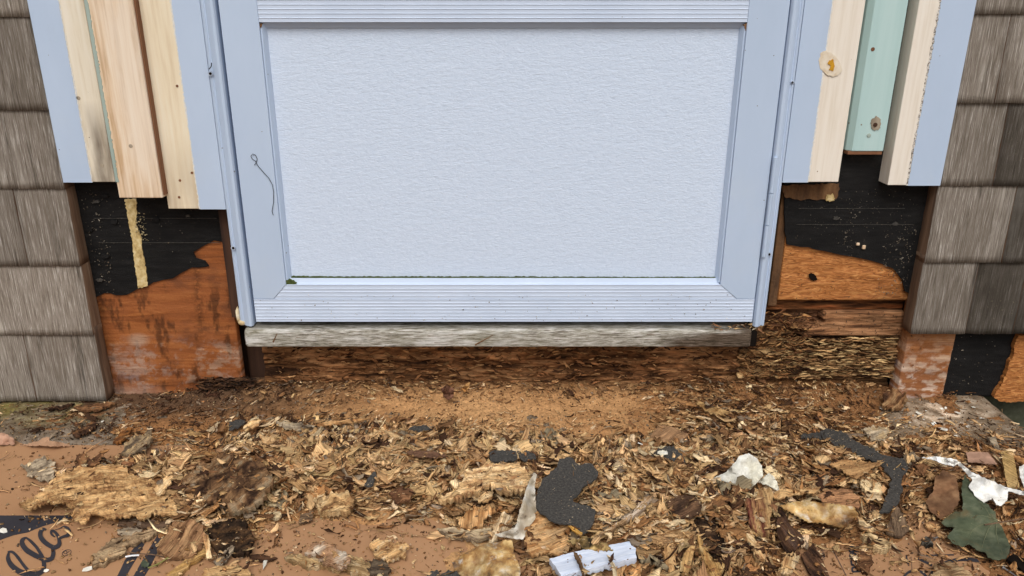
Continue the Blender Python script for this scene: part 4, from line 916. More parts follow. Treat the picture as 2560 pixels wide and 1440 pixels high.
# ------------------------------------------------------------------ notable pieces, each measured on the photo
def slab(name, label, cat, pts, cols, dz=.006, amp=.003, ang=0.0, thick=.0025, sp=6, jag=2.0, seed=1, mat=chipm, terr=.6, fx=34, fy=170, group=None, lift=None, tiltz=None, parent=None, flat=False, cs=(50, 170)):
    """irregular plate lying on the pile. pts: outline (px,py[,height above the pile]); ang: grain direction in the ground plane"""
    pts = [tuple(p) for p in pts]; zz = np.array([p[2] if len(p) > 2 else 0.0 for p in pts]); pp = np.array([p[:2] for p in pts], float)
    KEEP.append(pp)
    P, T = cdt_sheet(pp, sp, jag * 1.3 if mat is chipm and jag > 1.2 else (jag * 1.5 if mat is tar_loose else jag), seed)
    d2 = ((P[:, None, :] - pp[None]) ** 2).sum(-1) + 12; wgt = 1 / d2 ** 1.3; h = (wgt * zz).sum(1) / wgt.sum(1)
    x, y = G(P[:, 0], P[:, 1], .012)
    c = (x.mean(), y.mean()); zc = np.maximum(pile(x, y), ZP)
    zc = zc.mean() * .55 + zc * .45 if not flat else np.full_like(x, max(float(np.percentile(zc, 85)), ZP))
    z = zc + dz + h
    for _ in range(2):
        x, y = G(P[:, 0], P[:, 1], z)
    ca, sa = math.cos(ang), math.sin(ang); gu = (x - c[0]) * ca + (y - c[1]) * sa; gv = -(x - c[0]) * sa + (y - c[1]) * ca
    nz = fbm(gu * fx + 50, gv * fy + 50, seed, 4, .6)
    if terr: nz = nz * (1 - terr) + np.floor(nz * 8) / 8 * terr
    z2 = z + (nz - .5) * 2 * amp
    cols = np.array(cols, float); q = fbm(gu * cs[0] + 9, gv * cs[1] + 9, seed + 3, 4, .6); q = np.clip((q - .32) * 2.6, 0, .999) * (len(cols) - 1)
    i0 = q.astype(int); f = (q - i0)[:, None]; tn = cols[i0] * (1 - f) + cols[np.minimum(i0 + 1, len(cols) - 1)] * f
    tn = tn * (.8 + .4 * np.clip((nz - .3) * 2.5, 0, 1))[:, None]
    V = np.stack([x, y, z2], -1); rg_ = np.random.default_rng(seed); LASTV[name] = V
    if mat is chipm or cat == 'bark': TOPS.append((V, len(V)))
    th = thick * (.7 + .6 * rg_.random(len(x)))
    V2, F2 = close_sheet(V, T, np.stack([0 * x, 0 * x, -th], -1))
    g = np.stack([gu, gv, 0 * gu], -1)
    o = npmesh(name, V2, F2, mat, parent, tint=np.r_[tn, tn * .7], grain=np.r_[g, g + .01])
    if parent is None: props(o, label, cat, group); PIECES.append((label, c[0], c[1]))
    return o
def Z7(l): return [(1200 + p[0] / 3, 960 + p[1] / 3, *p[2:]) for p in l]
def Z8(l): return [(1860 + p[0] / 3, 960 + p[1] / 3, *p[2:]) for p in l]
def Z5(l): return [(p[0] / 3, 960 + p[1] / 3, *p[2:]) for p in l]
def Z6(l): return [(600 + p[0] / 3, 960 + p[1] / 3, *p[2:]) for p in l]
TAN = [(.26, .13, .055), (.54, .32, .14), (.68, .45, .22)]; LT = [(.40, .21, .09), (.68, .45, .22), (.82, .62, .37)]; BR = [(.07, .035, .02), (.18, .085, .04), (.30, .155, .07)]
DK = [(.025, .014, .01), (.06, .03, .018), (.13, .065, .035)]; OR = [(.28, .125, .045), (.52, .28, .115), (.68, .42, .2)]; GY = [(.16, .12, .085), (.34, .27, .19), (.54, .44, .31)]
W1 = [(1, 1, 1), (1, 1, 1)]
# left group
slab('rotten_wood_sheet', 'broad tan sheet of rotten wood with lifted edges on the left of the floor board', 'rotten wood',
     Z5([(140, 905, .004), (300, 830, .006), (400, 740, .004), (420, 680, .006), (560, 640, .004), (760, 600, .006), (900, 620), (960, 660), (1180, 730), (1290, 800), (1330, 900, .004), (1320, 990, .004), (1230, 985, .008), (1150, 950, .010), (1080, 1010, .008), (930, 985, .012), (820, 1000, .010),
         (700, 985, .006), (640, 1040, .004), (530, 1010, .003), (570, 930, .010), (430, 880, .016), (330, 905, .012), (200, 940, .004)]), TAN, .007, .0042, .3, .003, 4.5, 2.6, 3, fx=60, fy=120, cs=(70, 150), terr=.75)
slab('rotten_wood_flake', 'ridged grey tan flake at the top left of the broad tan sheet', 'rotten wood', Z5([(150, 610), (330, 540, .004), (390, 580, .006), (430, 650, .004), (390, 720), (240, 700, .004), (205, 690), (215, 640)]), GY + [(.5, .4, .28)], .007, .003, .5, .002, 5, 2, 13)
slab('bark_piece', 'upright reddish brown bark shard at the upper left of the debris', 'bark', Z5([(560, 630, .004), (570, 530, .018), (620, 505, .022), (680, 560, .016), (790, 480, .022), (800, 500, .020), (740, 580, .012), (640, 640, .004)]), BR, .006, .003, 1.2, .0015, 4, 2.2, 17)
slab('rotten_wood_flake', 'narrow fluted flake standing right of the bark shard', 'rotten wood', Z5([(1160, 790, .002), (1210, 710, .012), (1250, 690, .014), (1290, 700, .014), (1240, 800, .006), (1200, 830, .002)]), LT, .012, .003, 1.0, .002, 4, 2, 19)
slab('rotten_wood_block', 'dark brown hollow block of rotten wood left of centre', 'rotten wood', Z5([(1360, 720, .002), (1440, 640, .012), (1620, 540, .016), (1720, 520, .018), (1880, 560, .016), (1990, 610, .016), (1840, 700, .014), (1740, 740, .012), (1700, 690, .010), (1640, 720, .010), (1540, 700, .008),
      (1490, 760, .004), (1640, 780, .008), (1800, 750, .012), (1860, 650, .016), (2000, 620, .018), (2050, 700, .014), (1960, 880, .010), (1880, 950, .006), (1740, 930, .006), (1660, 870, .004), (1540, 900, .002), (1440, 830), (1370, 790)]), [(.05, .026, .016), (.16, .085, .042), (.30, .17, .082), (.36, .27, .17)], .010, .0065, .7, .006, 4.5, 3, 23, fx=45, fy=110, cs=(60, 110), terr=.7)
slab('wood_strip', 'smooth grey brown strip under the tan sheet', 'wood strip', Z5([(890, 1000), (1280, 1030), (1280, 1060), (1180, 1085), (880, 1060)]), [(.14, .085, .055), (.22, .14, .09)], .006, .001, -.05, .002, 5, 1, 29)
slab('rotten_wood_flake', 'pale grey flake lying below the smooth strip', 'rotten wood', Z5([(880, 1095), (960, 1070), (1070, 1090), (1060, 1130), (960, 1140), (900, 1125)]), GY, .008, .0015, 0, .002, 5, 1.5, 31)
slab('weathered_plank_chip', 'long fluted grey tan plank chip beside the printed stripes', 'plank chip', Z5([(680, 1290), (740, 1240), (860, 1150, .004), (1010, 1120, .005), (1260, 1070, .004), (1200, 1100), (1060, 1170), (960, 1210), (940, 1260), (800, 1330), (710, 1370)]), [(.2, .135, .08), (.38, .26, .15), (.50, .37, .22)], .006, .0035, .55, .005, 5, 1.6, 37, fx=12, fy=190)
slab('rotten_wood_disc', 'round ridged brown chunk at the bottom left of the debris', 'rotten wood', Z5([(1240, 1130, .004), (1300, 1030, .010), (1420, 1020, .012), (1520, 1050, .010), (1550, 1130, .008), (1500, 1240, .004), (1400, 1300), (1270, 1290), (1180, 1240), (1190, 1190)]), [(.20, .10, .05), (.32, .17, .085), (.44, .26, .13)], .008, .003, 1.3, .005, 5, 2, 41, fx=40, fy=140)
slab('humus_lump', 'dark crumbly lump of humus beside the round chunk', 'humus', Z5([(1570, 1060, .006), (1700, 1010, .012), (1830, 1010, .014), (1880, 1100, .010), (1890, 1250, .004), (1760, 1270), (1640, 1290), (1590, 1200, .004)]), [(.014, .009, .006), (.05, .028, .016), (.14, .075, .035)], .007, .006, .2, .006, 4, 3, 43, fx=110, fy=110, terr=.2)
slab('wood_splinter', 'long golden splinter pointing up from the bottom left edge', 'splinter', Z5([(1240, 1440), (1360, 1340), (1450, 1250, .004), (1510, 1190, .006), (1540, 1240, .004), (1560, 1260), (1430, 1340), (1340, 1440)]), [(.42, .24, .08), (.62, .40, .17)], .006, .0015, .75, .005, 5, 1, 47, fx=10, fy=200)
slab('wood_splinter', 'short upright splinter against the round chunk', 'splinter', Z5([(1520, 1140, .010), (1560, 1130, .012), (1590, 1300), (1550, 1310)]), LT, .008, .001, 1.8, .003, 4, 1, 49)
slab('wood_splinter', 'grey splinter leaning below the humus lump', 'splinter', Z5([(1600, 1330), (1740, 1200, .004), (1760, 1220, .004), (1700, 1330), (1640, 1370)]), GY, .006, .001, .9, .003, 4, 1, 51)
slab('rotten_wood_flake', 'fuzzy tan flake cut by the bottom edge left of centre', 'rotten wood', Z5([(1500, 1440), (1540, 1380, .003), (1700, 1350, .004), (1840, 1370, .004), (1900, 1440), (1880, 1490), (1500, 1490)]), TAN, .006, .003, .2, .003, 5, 2.5, 53)
slab('rotten_wood_lump', 'mottled dark and pale lump at the back left edge of the floor board', 'rotten wood', Z5([(910, 520), (940, 440, .008), (1000, 390, .012), (1130, 350, .014), (1140, 380, .014), (1100, 490, .006), (1000, 520), (930, 535)]), [(.09, .065, .045), (.22, .16, .10), (.42, .30, .16)], .006, .004, .9, .005, 4, 2, 57)
slab('bark_piece', 'brown bark splinter on the gritty step at left', 'bark', Z5([(540, 370), (620, 320), (680, 280), (740, 290), (660, 360), (560, 390)]), DK + [(.30, .15, .06)], .006, .002, .5, .004, 4, 1.5, 61)
slab('bark_piece', 'orange brown bark sliver left of the mottled lump', 'bark', Z5([(845, 430), (900, 350), (990, 330), (940, 400), (880, 440)]), [(.12, .05, .025), (.40, .17, .05)], .006, .002, .7, .004, 4, 1.5, 63)
slab('bark_piece', 'dark twig like sliver near the left shingles', 'bark', Z5([(330, 180), (500, 150), (560, 140), (500, 165), (370, 190)]), DK, .006, .001, .2, .004, 4, .8, 65)
slab('bark_piece', 'dark strip lying at the foot of the left shingles', 'bark', Z5([(550, 170), (680, 150), (850, 130), (860, 140), (740, 190), (640, 200)]), BR, .006, .002, .2, .004, 4, 1.2, 67)
slab('rotten_wood_lump', 'small reddish crumb cluster on the open floor board', 'rotten wood', Z5([(915, 600), (930, 560), (1000, 545), (1040, 570), (990, 610), (930, 625)]), [(.16, .07, .035), (.34, .17, .08)], .003, .004, .3, .003, 3, 2.5, 71, terr=.2, fx=120)
slab('tar_flake', 'small black tar splinter on the open floor board', 'tar flake', Z5([(1010, 685), (1060, 675), (1125, 678), (1110, 695), (1020, 702)]), W1, .004, .001, 0, .0015, 4, 1, 73, mat=tar_loose)
slab('paper_tatter', 'crumpled pink brown paper tatter at the far left edge', 'paper tatter', Z5([(-40, 450, .0), (-30, 370, .012), (10, 365, .014), (60, 380, .012), (105, 410, .010), (108, 445, .002), (60, 455, 0)]), [(1, 1, 1), (1.15, 1.1, 1.1)], .003, .003, 1.4, .001, 4, 1, 75, mat=surf('paper_tatter', [(.34, .19, .12), (.46, .28, .19)], 20, bump=.4, tint=True))
slab('paper_tatter', 'torn flap of brown paper at the back edge of the floor board', 'paper tatter', Z5([(150, 460, 0), (270, 430, .006), (350, 395, .012), (372, 400, .012), (370, 430, .008), (480, 440, .003), (540, 465, 0)]), W1, .002, .0008, 0, .0008, 4, 1, 77, mat=surf('paper_tatter_back', [(.42, .24, .14), (.47, .28, .17)], 20, bump=.2))
# middle
slab('rotten_wood_flake', 'grey tan flake with a curled edge at the back of the pile', 'rotten wood', Z6([(270, 290), (330, 270, .006), (480, 300, .006), (560, 310, .004), (500, 330), (420, 350), (330, 330)]), GY + [(.48, .36, .22)], .010, .002, -.1, .0015, 4, 1.5, 101)
slab('wood_splinter', 'long flat splinter at the back of the pile', 'splinter', Z6([(560, 300), (700, 280, .002), (850, 262, .004), (975, 255, .004), (860, 285), (700, 305), (600, 320)]), OR, .010, .001, .12, .002, 4, .8, 103)
slab('rotten_wood_flake', 'pale curled flake next to the dark hollow, back left of the pile', 'rotten wood', Z6([(30, 300, .004), (80, 265, .010), (150, 260, .010), (140, 310, .006), (80, 330, .004), (40, 350)]), LT, .010, .002, .4, .0015, 4, 1.6, 105)
slab('rotten_wood_block', 'layered pale tan block with wavy edges, left of the middle', 'rotten wood', Z6([(560, 880, .002), (580, 840, .010), (700, 810, .014), (800, 800, .014), (850, 850, .012), (830, 920, .006), (800, 965, .002), (700, 960), (600, 945)]), [(.32, .17, .075), (.64, .42, .20), (.80, .58, .32)], .010, .0055, .05, .009, 3.6, 2.2, 107, fx=34, fy=220, terr=.9, cs=(50, 180))
slab('wood_splinter', 'cream coloured broken stick with a dark break, left of the middle', 'splinter', Z6([(185, 960, .002), (300, 950, .004), (310, 970, .004), (290, 1000), (210, 1000)]), [(.62, .46, .26), (.80, .68, .45)], .008, .0015, 0, .004, 4, 1, 109, fx=8, fy=260)
slab('rotten_wood_flake', 'dark speckled square flake on the bare board', 'rotten wood', Z6([(440, 1040), (450, 970, .004), (555, 950, .005), (545, 1010, .002)]), [(.12, .075, .045), (.30, .2, .12)], .005, .0015, .3, .002, 4, 1.5, 111)
slab('rotten_wood_sheet', 'crumbly light tan mat of fibres at the back of the pile', 'rotten wood', Z6([(940, 430), (960, 360, .006), (1080, 335, .010), (1200, 400, .008), (1230, 450, .004), (1100, 480), (980, 465)]), LT, .010, .004, .4, .003, 4, 2.6, 113, fx=60, fy=120)
slab('wood_splinter', 'long thin pale splinter crossing the back of the pile', 'splinter', Z6([(1300, 475), (1380, 430, .004), (1520, 410, .006), (1640, 410, .006), (1540, 440, .002), (1380, 470)]), LT, .012, .001, .15, .002, 4, .8, 115)
slab('bark_piece', 'smooth dark red brown bark strip across the middle of the pile', 'bark', Z6([(1220, 500, .004), (1290, 495, .006), (1450, 500, .006), (1560, 540, .004), (1480, 555, .002), (1300, 540, .002)]), [(.10, .05, .032), (.18, .10, .06)], .013, .001, -.1, .002, 4, 1, 117)
slab('tar_flake', 'flat grey tar felt offcut behind the big tan block', 'tar flake', Z6([(1865, 500, .002), (2060, 495, .004), (2080, 560, .002), (1980, 590), (1880, 580)]), W1, .012, .0006, 0, .002, 5, .9, 119, mat=tar_loose)
slab('tar_flake', 'small tar flake with yellow cracks beside the flat offcut', 'tar flake', Z7([(275, 510, .003), (370, 485, .006), (420, 520, .004), (425, 550, .002), (330, 575), (290, 540)]), W1, .012, .001, 0, .002, 4, 1, 121, mat=tar_loose)
slab('tar_flake', 'small dark oval tar flake at the back of the pile', 'tar flake', Z6([(1240, 350), (1300, 315, .003), (1410, 310, .004), (1440, 335, .003), (1380, 360), (1280, 365)]), W1, .007, .001, 0, .0015, 4, 1, 123, mat=tar_loose)
slab('tar_flake', 'dark tar flake standing in the middle of the pile', 'tar flake', Z6([(935, 760, .002), (960, 700, .008), (1010, 655, .012), (1025, 690, .010), (1000, 750, .004), (970, 775)]), W1, .013, .001, 0, .0015, 4, 1, 125, mat=tar_loose)
slab('tar_flake', 'tiny black tar flake on dust at the back left', 'tar flake', Z5([(1720, 290), (1780, 270, .002), (1840, 280, .003), (1790, 330), (1720, 350)]), W1, .009, .001, 0, .0015, 4, 1, 127, mat=tar_loose)
slab('rotten_wood_block', 'wide layered tan block, hollow under its front edge, left of the tar paper scrap', 'rotten wood', Z6([(1480, 850, .006), (1640, 780, .010), (1700, 640, .016), (1850, 600, .018), (2080, 590, .018), (2140, 640, .018), (2180, 720, .016), (2140, 790, .014), (2040, 780, .016), (1960, 790, .018), (1880, 760, .018), (1760, 800, .012), (1600, 850, .008), (1520, 880, .004)]),
     [(.32, .17, .08), (.62, .41, .20), (.78, .57, .33)], .012, .0055, .05, .007, 4, 2.6, 131, fx=40, fy=200, terr=.9, cs=(60, 160))
slab('rotten_wood_flake', 'curly edged bright tan flake tucked under the wide layered block', 'rotten wood', Z6([(1760, 860), (1770, 800, .006), (1850, 780, .008), (1900, 820, .006), (1890, 870, .002), (1800, 880)]), LT, .010, .003, .4, .002, 3.5, 2, 133)
slab('rotten_wood_sheet', 'flat fluted orange tan plate in front of the wide layered block', 'rotten wood', Z6([(1650, 1080), (1640, 1000, .004), (1730, 930, .008), (1900, 900, .010), (1920, 950, .008), (1830, 1010, .004), (1820, 1080, .0)]), OR, .009, .002, 1.5, .003, 4, 1.5, 135, fx=12, fy=160)
slab('bark_piece', 'dark reddish bark lump in the middle of the pile', 'bark', Z6([(1120, 800, .004), (1200, 770, .010), (1290, 790, .010), (1280, 870, .004), (1160, 890)]), [(.10, .045, .025), (.24, .12, .06)], .009, .003, .3, .004, 4, 2, 137)
slab('broken_stick', 'broken grey stick with pale split ends on the bare board', 'stick', Z6([(1475, 1080, .0), (1600, 1075, .004), (1720, 1095, .006), (1880, 1080, .006), (1900, 1130, .006), (1780, 1165, .002), (1650, 1145, .002), (1540, 1130), (1640, 1125, .003), (1500, 1105)]), [(.30, .22, .15), (.50, .38, .24), (.72, .57, .36)], .007, .002, -.1, .006, 4, 1, 139, fx=8, fy=180)
slab('bark_piece', 'dark brown flat strip on bare board at the lower left', 'bark', Z6([(65, 1280), (160, 1275), (280, 1300), (240, 1325), (80, 1320)]), DK, .004, .001, 0, .002, 4, 1, 141)
slab('paint_chip', 'small white splinter of paint below the dark brown strip', 'paint chip', Z6([(170, 1390), (175, 1325, .002), (205, 1320, .003), (190, 1360)]), [(1, 1, 1), (1.1, 1.1, 1.1)], .004, .0004, 1, .001, 3, .6, 143, mat=whitep)
slab('rotten_wood_plank', 'long fluted golden plank chip with white mould at the bottom', 'plank chip', Z6([(330, 1290), (420, 1275, .004), (520, 1290, .005), (660, 1260, .008), (820, 1280, .008), (960, 1330, .004), (1010, 1390, .0), (960, 1430), (820, 1400), (640, 1370), (560, 1380), (440, 1340)]), [(.30, .19, .09), (.55, .38, .19), (.66, .52, .33)], .006, .0035, -.3, .007, 4.5, 2, 145, fx=12, fy=190)
slab('rotten_wood_lump', 'brown nodular lump with pale mould on the golden plank chip', 'rotten wood', Z6([(480, 1260, .004), (560, 1190, .010), (640, 1180, .012), (800, 1270, .012), (830, 1310, .010), (780, 1370, .006), (660, 1350, .004), (560, 1290, .004)]), [(.20, .10, .05), (.36, .22, .13), (.60, .52, .42)], .012, .004, .3, .004, 4, 2.5, 147, fx=70, fy=70, terr=.1, cs=(60, 60))
slab('rotten_wood_lump', 'fluffy tan lump on the bare board near the bottom middle', 'rotten wood', Z6([(980, 1180), (1040, 1160, .004), (1180, 1190, .006), (1260, 1200, .006), (1240, 1290, .002), (1110, 1340), (1020, 1290), (985, 1230)]), TAN + [(.60, .48, .32)], .006, .005, .5, .004, 4, 2.5, 149, fx=80, fy=90, terr=.3)
slab('humus_lump', 'grey dark fuzzy lump at the end of the golden plank chip', 'humus', Z6([(950, 1330), (1010, 1310, .006), (1090, 1320, .006), (1130, 1390, .002), (1090, 1450), (990, 1440)]), [(.05, .035, .025), (.16, .12, .08)], .006, .005, 0, .004, 4, 2.5, 151, fx=120, terr=.1)
slab('rusty_foil', 'crumpled rusty gold and white sheet at the bottom centre', 'metal sheet', Z6([(1590, 1330, .002), (1640, 1290, .006), (1700, 1260, .010), (1830, 1200, .016), (1960, 1170, .018), (2040, 1180, .016), (2060, 1280, .014), (2100, 1370, .010), (2100, 1480, .006), (1700, 1480, .0), (1620, 1400)]), [(1, 1, 1), (.6, .55, .5), (1.15, 1.15, 1.15)], .008, .004, .6, .0012, 5, 1.2, 153, mat=rusty, fx=50, fy=60, terr=0, cs=(40, 40))
slab('tar_flake', 'black tar flake under the rusty sheet at the bottom edge', 'tar flake', Z6([(1400, 1440), (1440, 1400, .002), (1490, 1400, .002), (1500, 1430), (1560, 1400, .004), (1620, 1405, .004), (1680, 1460), (1400, 1480)]), W1, .004, .001, 0, .0015, 5, 1, 155, mat=tar_loose)
# the white shard, tar scrap, strip
slab('wood_splinter', 'cream splintered stub behind the curled grey white strip', 'splinter', Z7([(65, 1180, .006), (110, 1040, .014), (180, 960, .020), (240, 1000, .018), (240, 1080, .010), (140, 1120, .008), (100, 1190, .006)]), [(.40, .26, .14), (.66, .48, .28), (.8, .66, .46)], .012, .002, 1.2, .005, 4, 1.3, 157, fx=8, fy=220)
slab('curled_strip', 'curled grey white strip standing up left of the tar paper scrap', 'flashing', Z7([(110, 1130, .018), (220, 1095, .026), (265, 1075, .030), (295, 960, .034), (320, 880, .036), (345, 790, .036), (370, 720, .034), (405, 665, .030), (428, 680, .030), (412, 760, .024), (415, 870, .016), (430, 980, .014), (400, 1030, .014), (350, 1100, .012), (325, 1165, .012), (210, 1150, .012)]),
     [(1, 1, 1), (.75, .68, .58), (1.1, 1.1, 1.1)], .008, .0015, 1.1, .0010, 4, .8, 159, mat=flash, fx=20, fy=30, terr=0, cs=(20, 20))
slab('tar_paper_scrap', 'large speckled charcoal tar paper scrap with a bite out of its right side', 'tar paper', Z7([(595, 555, .010), (650, 545, .010), (700, 555, .009), (720, 590, .009), (750, 608, .008), (790, 590, .009), (850, 600, .011), (862, 625, .012), (890, 660, .013), (875, 700, .012), (850, 720, .010), (780, 760, .008), (745, 820, .010), (700, 850, .012), (700, 880, .012), (770, 905, .010),
      (820, 915, .010), (865, 940, .012), (860, 980, .011), (860, 1010, .008), (840, 1060, .004), (810, 1110, .003), (770, 1120, .003), (690, 1050, .006), (560, 1035, .007), (500, 1000, .007), (440, 950, .007), (415, 900, .006), (430, 800, .004), (470, 720, .004), (530, 660, .006), (580, 620, .008)]), [(1, 1, 1), (1.1, 1.1, 1.1)], .012, .0011, 0, .0022, 6, .9, 161, mat=tar_loose, fx=12, fy=14, terr=0, cs=(14, 14), flat=True)
slab('rotten_wood_sheet', 'big orange tan ragged sheet of wood in front of the tar paper scrap', 'rotten wood', Z7([(330, 1150, .008), (340, 1060, .012), (420, 970, .014), (520, 960, .012), (530, 1030, .010), (660, 1010, .012), (700, 1060, .010), (650, 1150, .008), (720, 1200, .006), (600, 1290, .004), (500, 1260, .002), (380, 1280, .002)]), OR + [(.58, .38, .20)], .012, .003, .35, .004, 4.5, 2.2, 163, fx=18, fy=120)
slab('wood_splinter', 'bright orange sliver resting on the tar paper scrap tip', 'splinter', Z7([(660, 1060, .006), (690, 1062, .008), (770, 1115, .004), (760, 1135, .003), (700, 1100, .006)]), [(.60, .28, .05), (.72, .40, .10)], .020, .0008, -.6, .002, 3, .7, 165)
slab('mossy_flake', 'yellow black mottled flake lying over the blue painted strip', 'bark', Z7([(650, 1170, .010), (760, 1150, .016), (870, 1160, .018), (950, 1200, .014), (1000, 1240, .010), (900, 1245, .008), (820, 1250, .008), (740, 1220, .008)]), [(.02, .017, .012), (.30, .2, .08), (.55, .4, .18)], .016, .0022, -.2, .0018, 4, 1.6, 167, fx=60, fy=60, cs=(80, 80))
slab('blue_painted_strip', 'pale blue painted wood strip speckled with brown at the bottom', 'painted wood', Z7([(520, 1310, .008), (700, 1260, .010), (900, 1220, .012), (1120, 1180, .014), (1135, 1210, .014), (1170, 1230, .014), (1165, 1260, .013), (1175, 1300, .012), (1000, 1340, .010), (800, 1390, .008), (610, 1440, .006), (570, 1370, .006)]), [(1, 1, 1), (1.05, 1.05, 1.05)], .012, .0008, .2, .008, 5, .6, 169, mat=bluechip, fx=4, fy=60, terr=0, cs=(5, 40), flat=True)
slab('wood_splinter', 'thin brown curl lying across the blue painted strip', 'splinter', Z7([(700, 1255, .012), (730, 1265, .014), (770, 1350, .010), (785, 1440, .004), (770, 1440, .004), (740, 1350, .010), (715, 1310, .012)]), [(.12, .07, .04), (.28, .17, .09)], .022, .0008, 1.8, .0012, 3, .7, 171)
slab('wood_splinter', 'white thin splinter lying on the right half of the blue strip', 'splinter', Z7([(950, 1280, .010), (975, 1290, .010), (1020, 1370, .006), (1030, 1440, .002), (1000, 1440, .002), (990, 1370, .006)]), [(.66, .54, .36), (.8, .72, .55)], .022, .0006, 2, .0015, 3, .6, 173)
# right of the scrap
slab('tar_flake', 'square tar flake with white and yellow spots right of centre', 'tar flake', Z7([(1270, 540, .006), (1340, 480, .010), (1450, 460, .010), (1520, 540, .008), (1545, 600, .006), (1480, 620, .004), (1380, 645, .002), (1330, 600, .003)]), [(1, 1, 1), (1.3, 1.2, 1.1)], .010, .001, 0, .0022, 4.5, 1.4, 175, mat=tar_loose)
slab('white_paint_patch', 'white speckled paint patch on the square tar flake', 'paint chip', Z7([(1330, 520, .010), (1350, 495, .012), (1400, 500, .012), (1410, 525, .010), (1370, 545, .008)]), [(1.1, 1.1, 1.1), (1, .95, .8)], .0125, .0006, 0, .0008, 3, 2, 177, mat=whitep)
slab('rotten_wood_flake', 'dark red brown flake with an orange lip right of centre', 'rotten wood', Z7([(1390, 880, .006), (1480, 840, .010), (1600, 830, .012), (1660, 900, .010), (1640, 970, .006), (1570, 1010, .002), (1490, 1015, .002), (1420, 960, .002)]), [(.05, .028, .018), (.11, .06, .035), (.18, .1, .055)], .012, .0018, .4, .002, 4.5, 1.6, 179)
slab('humus_lump', 'dark wet hollow of humus below the red brown flake', 'humus', Z7([(1500, 1060), (1650, 1000, .002), (1790, 1030, .002), (1850, 1180), (1820, 1290), (1700, 1280), (1600, 1180), (1480, 1150)]), [(.012, .008, .006), (.04, .022, .013), (.10, .055, .028)], .003, .006, 0, .003, 4.5, 4, 181, fx=130, fy=130, terr=.1)
slab('wood_wedge', 'pale golden split wedge standing at the bottom edge', 'wood wedge', Z7([(1490, 1400, .002), (1530, 1270, .010), (1590, 1200, .018), (1615, 1180, .020), (1600, 1290, .012), (1560, 1420, .003)]), [(.42, .25, .1), (.66, .44, .2), (.78, .6, .34)], .012, .002, 1.2, .006, 4, 1, 183, fx=8, fy=200)
slab('wood_wedge', 'tall reddish gold split wedge right of the pale wedge', 'wood wedge', Z7([(1630, 1130, .020), (1650, 1140, .020), (1690, 1220, .014), (1760, 1330, .010), (1840, 1340, .008), (1800, 1440, .002), (1650, 1440, .002), (1690, 1350, .006), (1650, 1240, .012)]), [(.38, .2, .07), (.60, .38, .15), (.72, .52, .26)], .010, .0025, 1.8, .006, 4, 1.2, 185, fx=8, fy=180)
slab('wood_wedge', 'brown split wedge left of the pale wedge', 'wood wedge', Z7([(1370, 1260, .008), (1400, 1200, .014), (1460, 1240, .012), (1480, 1370, .004), (1500, 1460), (1440, 1460), (1400, 1350, .004)]), TAN, .010, .003, 1.7, .006, 4, 1.6, 187, fx=10, fy=150)
slab('tar_flake', 'small tar flake at the bottom edge right of the blue strip', 'tar flake', Z7([(1310, 1350, .004), (1370, 1315, .006), (1400, 1370, .004), (1380, 1440), (1330, 1440)]), W1, .008, .001, 0, .0015, 4, 1, 189, mat=tar_loose)
slab('rotten_wood_flake', 'fluted orange tan flake low in the pile, right of the blue strip end', 'rotten wood', Z7([(1070, 1330), (1090, 1300, .004), (1200, 1370, .004), (1210, 1450), (1090, 1450)]), OR, .010, .002, .9, .003, 4, 1.5, 191)
slab('wood_stick', 'long weathered stick slanting up right of the tar paper scrap', 'stick', Z7([(870, 1140, .002), (1000, 1060, .006), (1150, 960, .010), (1230, 860, .014), (1290, 830, .014), (1250, 920, .010), (1120, 1010, .006), (980, 1100, .004)]), [(.22, .13, .07), (.40, .25, .13), (.60, .5, .4)], .013, .0025, .8, .004, 4, 1.3, 193, fx=8, fy=170)
slab('rotten_wood_flake', 'broad pale brown flake at the back of the right half of the pile', 'rotten wood', Z7([(1280, 380, .002), (1340, 300, .006), (1450, 330, .008), (1560, 370, .006), (1530, 440, .002), (1400, 440), (1300, 410)]), [(.22, .125, .065), (.36, .21, .11)], .010, .002, .6, .002, 4.5, 1.6, 195)
slab('rotten_wood_flake', 'curled orange yellow flake near the rotten beam', 'rotten wood', Z7([(1600, 130, .002), (1640, 120, .006), (1700, 170, .006), (1800, 175, .010), (1880, 220, .008), (1780, 235, .002), (1690, 200, .002)]), [(.36, .19, .07), (.56, .36, .16)], .008, .002, .2, .0015, 4, 1.4, 197)
slab('peeled_paint_curl', 'folded off white curl of peeled paint right of centre', 'paint curl', [(1784, 1193, .008), (1815, 1180, .014), (1832, 1160, .026), (1850, 1140, .034), (1872, 1133, .036), (1893, 1146, .034), (1905, 1165, .030), (1908, 1190, .024), (1895, 1205, .018), (1868, 1225, .006), (1852, 1218, .008), (1825, 1206, .008)], [(1, 1, 1), (1.1, 1.1, 1.1), (.9, .88, .8)], .008, .0016, .9, .0010, 4, .7, 199, mat=whitep, terr=0, fx=30, fy=30, cs=(25, 25))
slab('peeled_paint_curl', 'small curled paint tip right of the folded off white curl', 'paint curl', [(1896, 1204, .012), (1910, 1192, .020), (1922, 1182, .024), (1934, 1190, .020), (1944, 1210, .012), (1950, 1230, .004), (1935, 1222, .008), (1918, 1212, .012)], [(.9, .86, .78), (1, 1, .95)], .008, .001, .9, .0010, 3.5, .6, 201, mat=whitep, terr=0)
slab('wood_block', 'upright wood block with dark red paint under the paint curl', 'wood block', Z8([(10, 860, .016), (100, 840, .018), (115, 780, .020), (210, 790, .020), (215, 900, .014), (195, 1020, .006), (190, 1120, .002), (100, 1110, .002), (40, 1040, .004), (30, 950, .010)]), [(.15, .04, .03), (.42, .25, .11), (.58, .38, .18)], .012, .003, 1.5, .007, 4, 1.5, 203, fx=12, fy=150, cs=(14, 140))
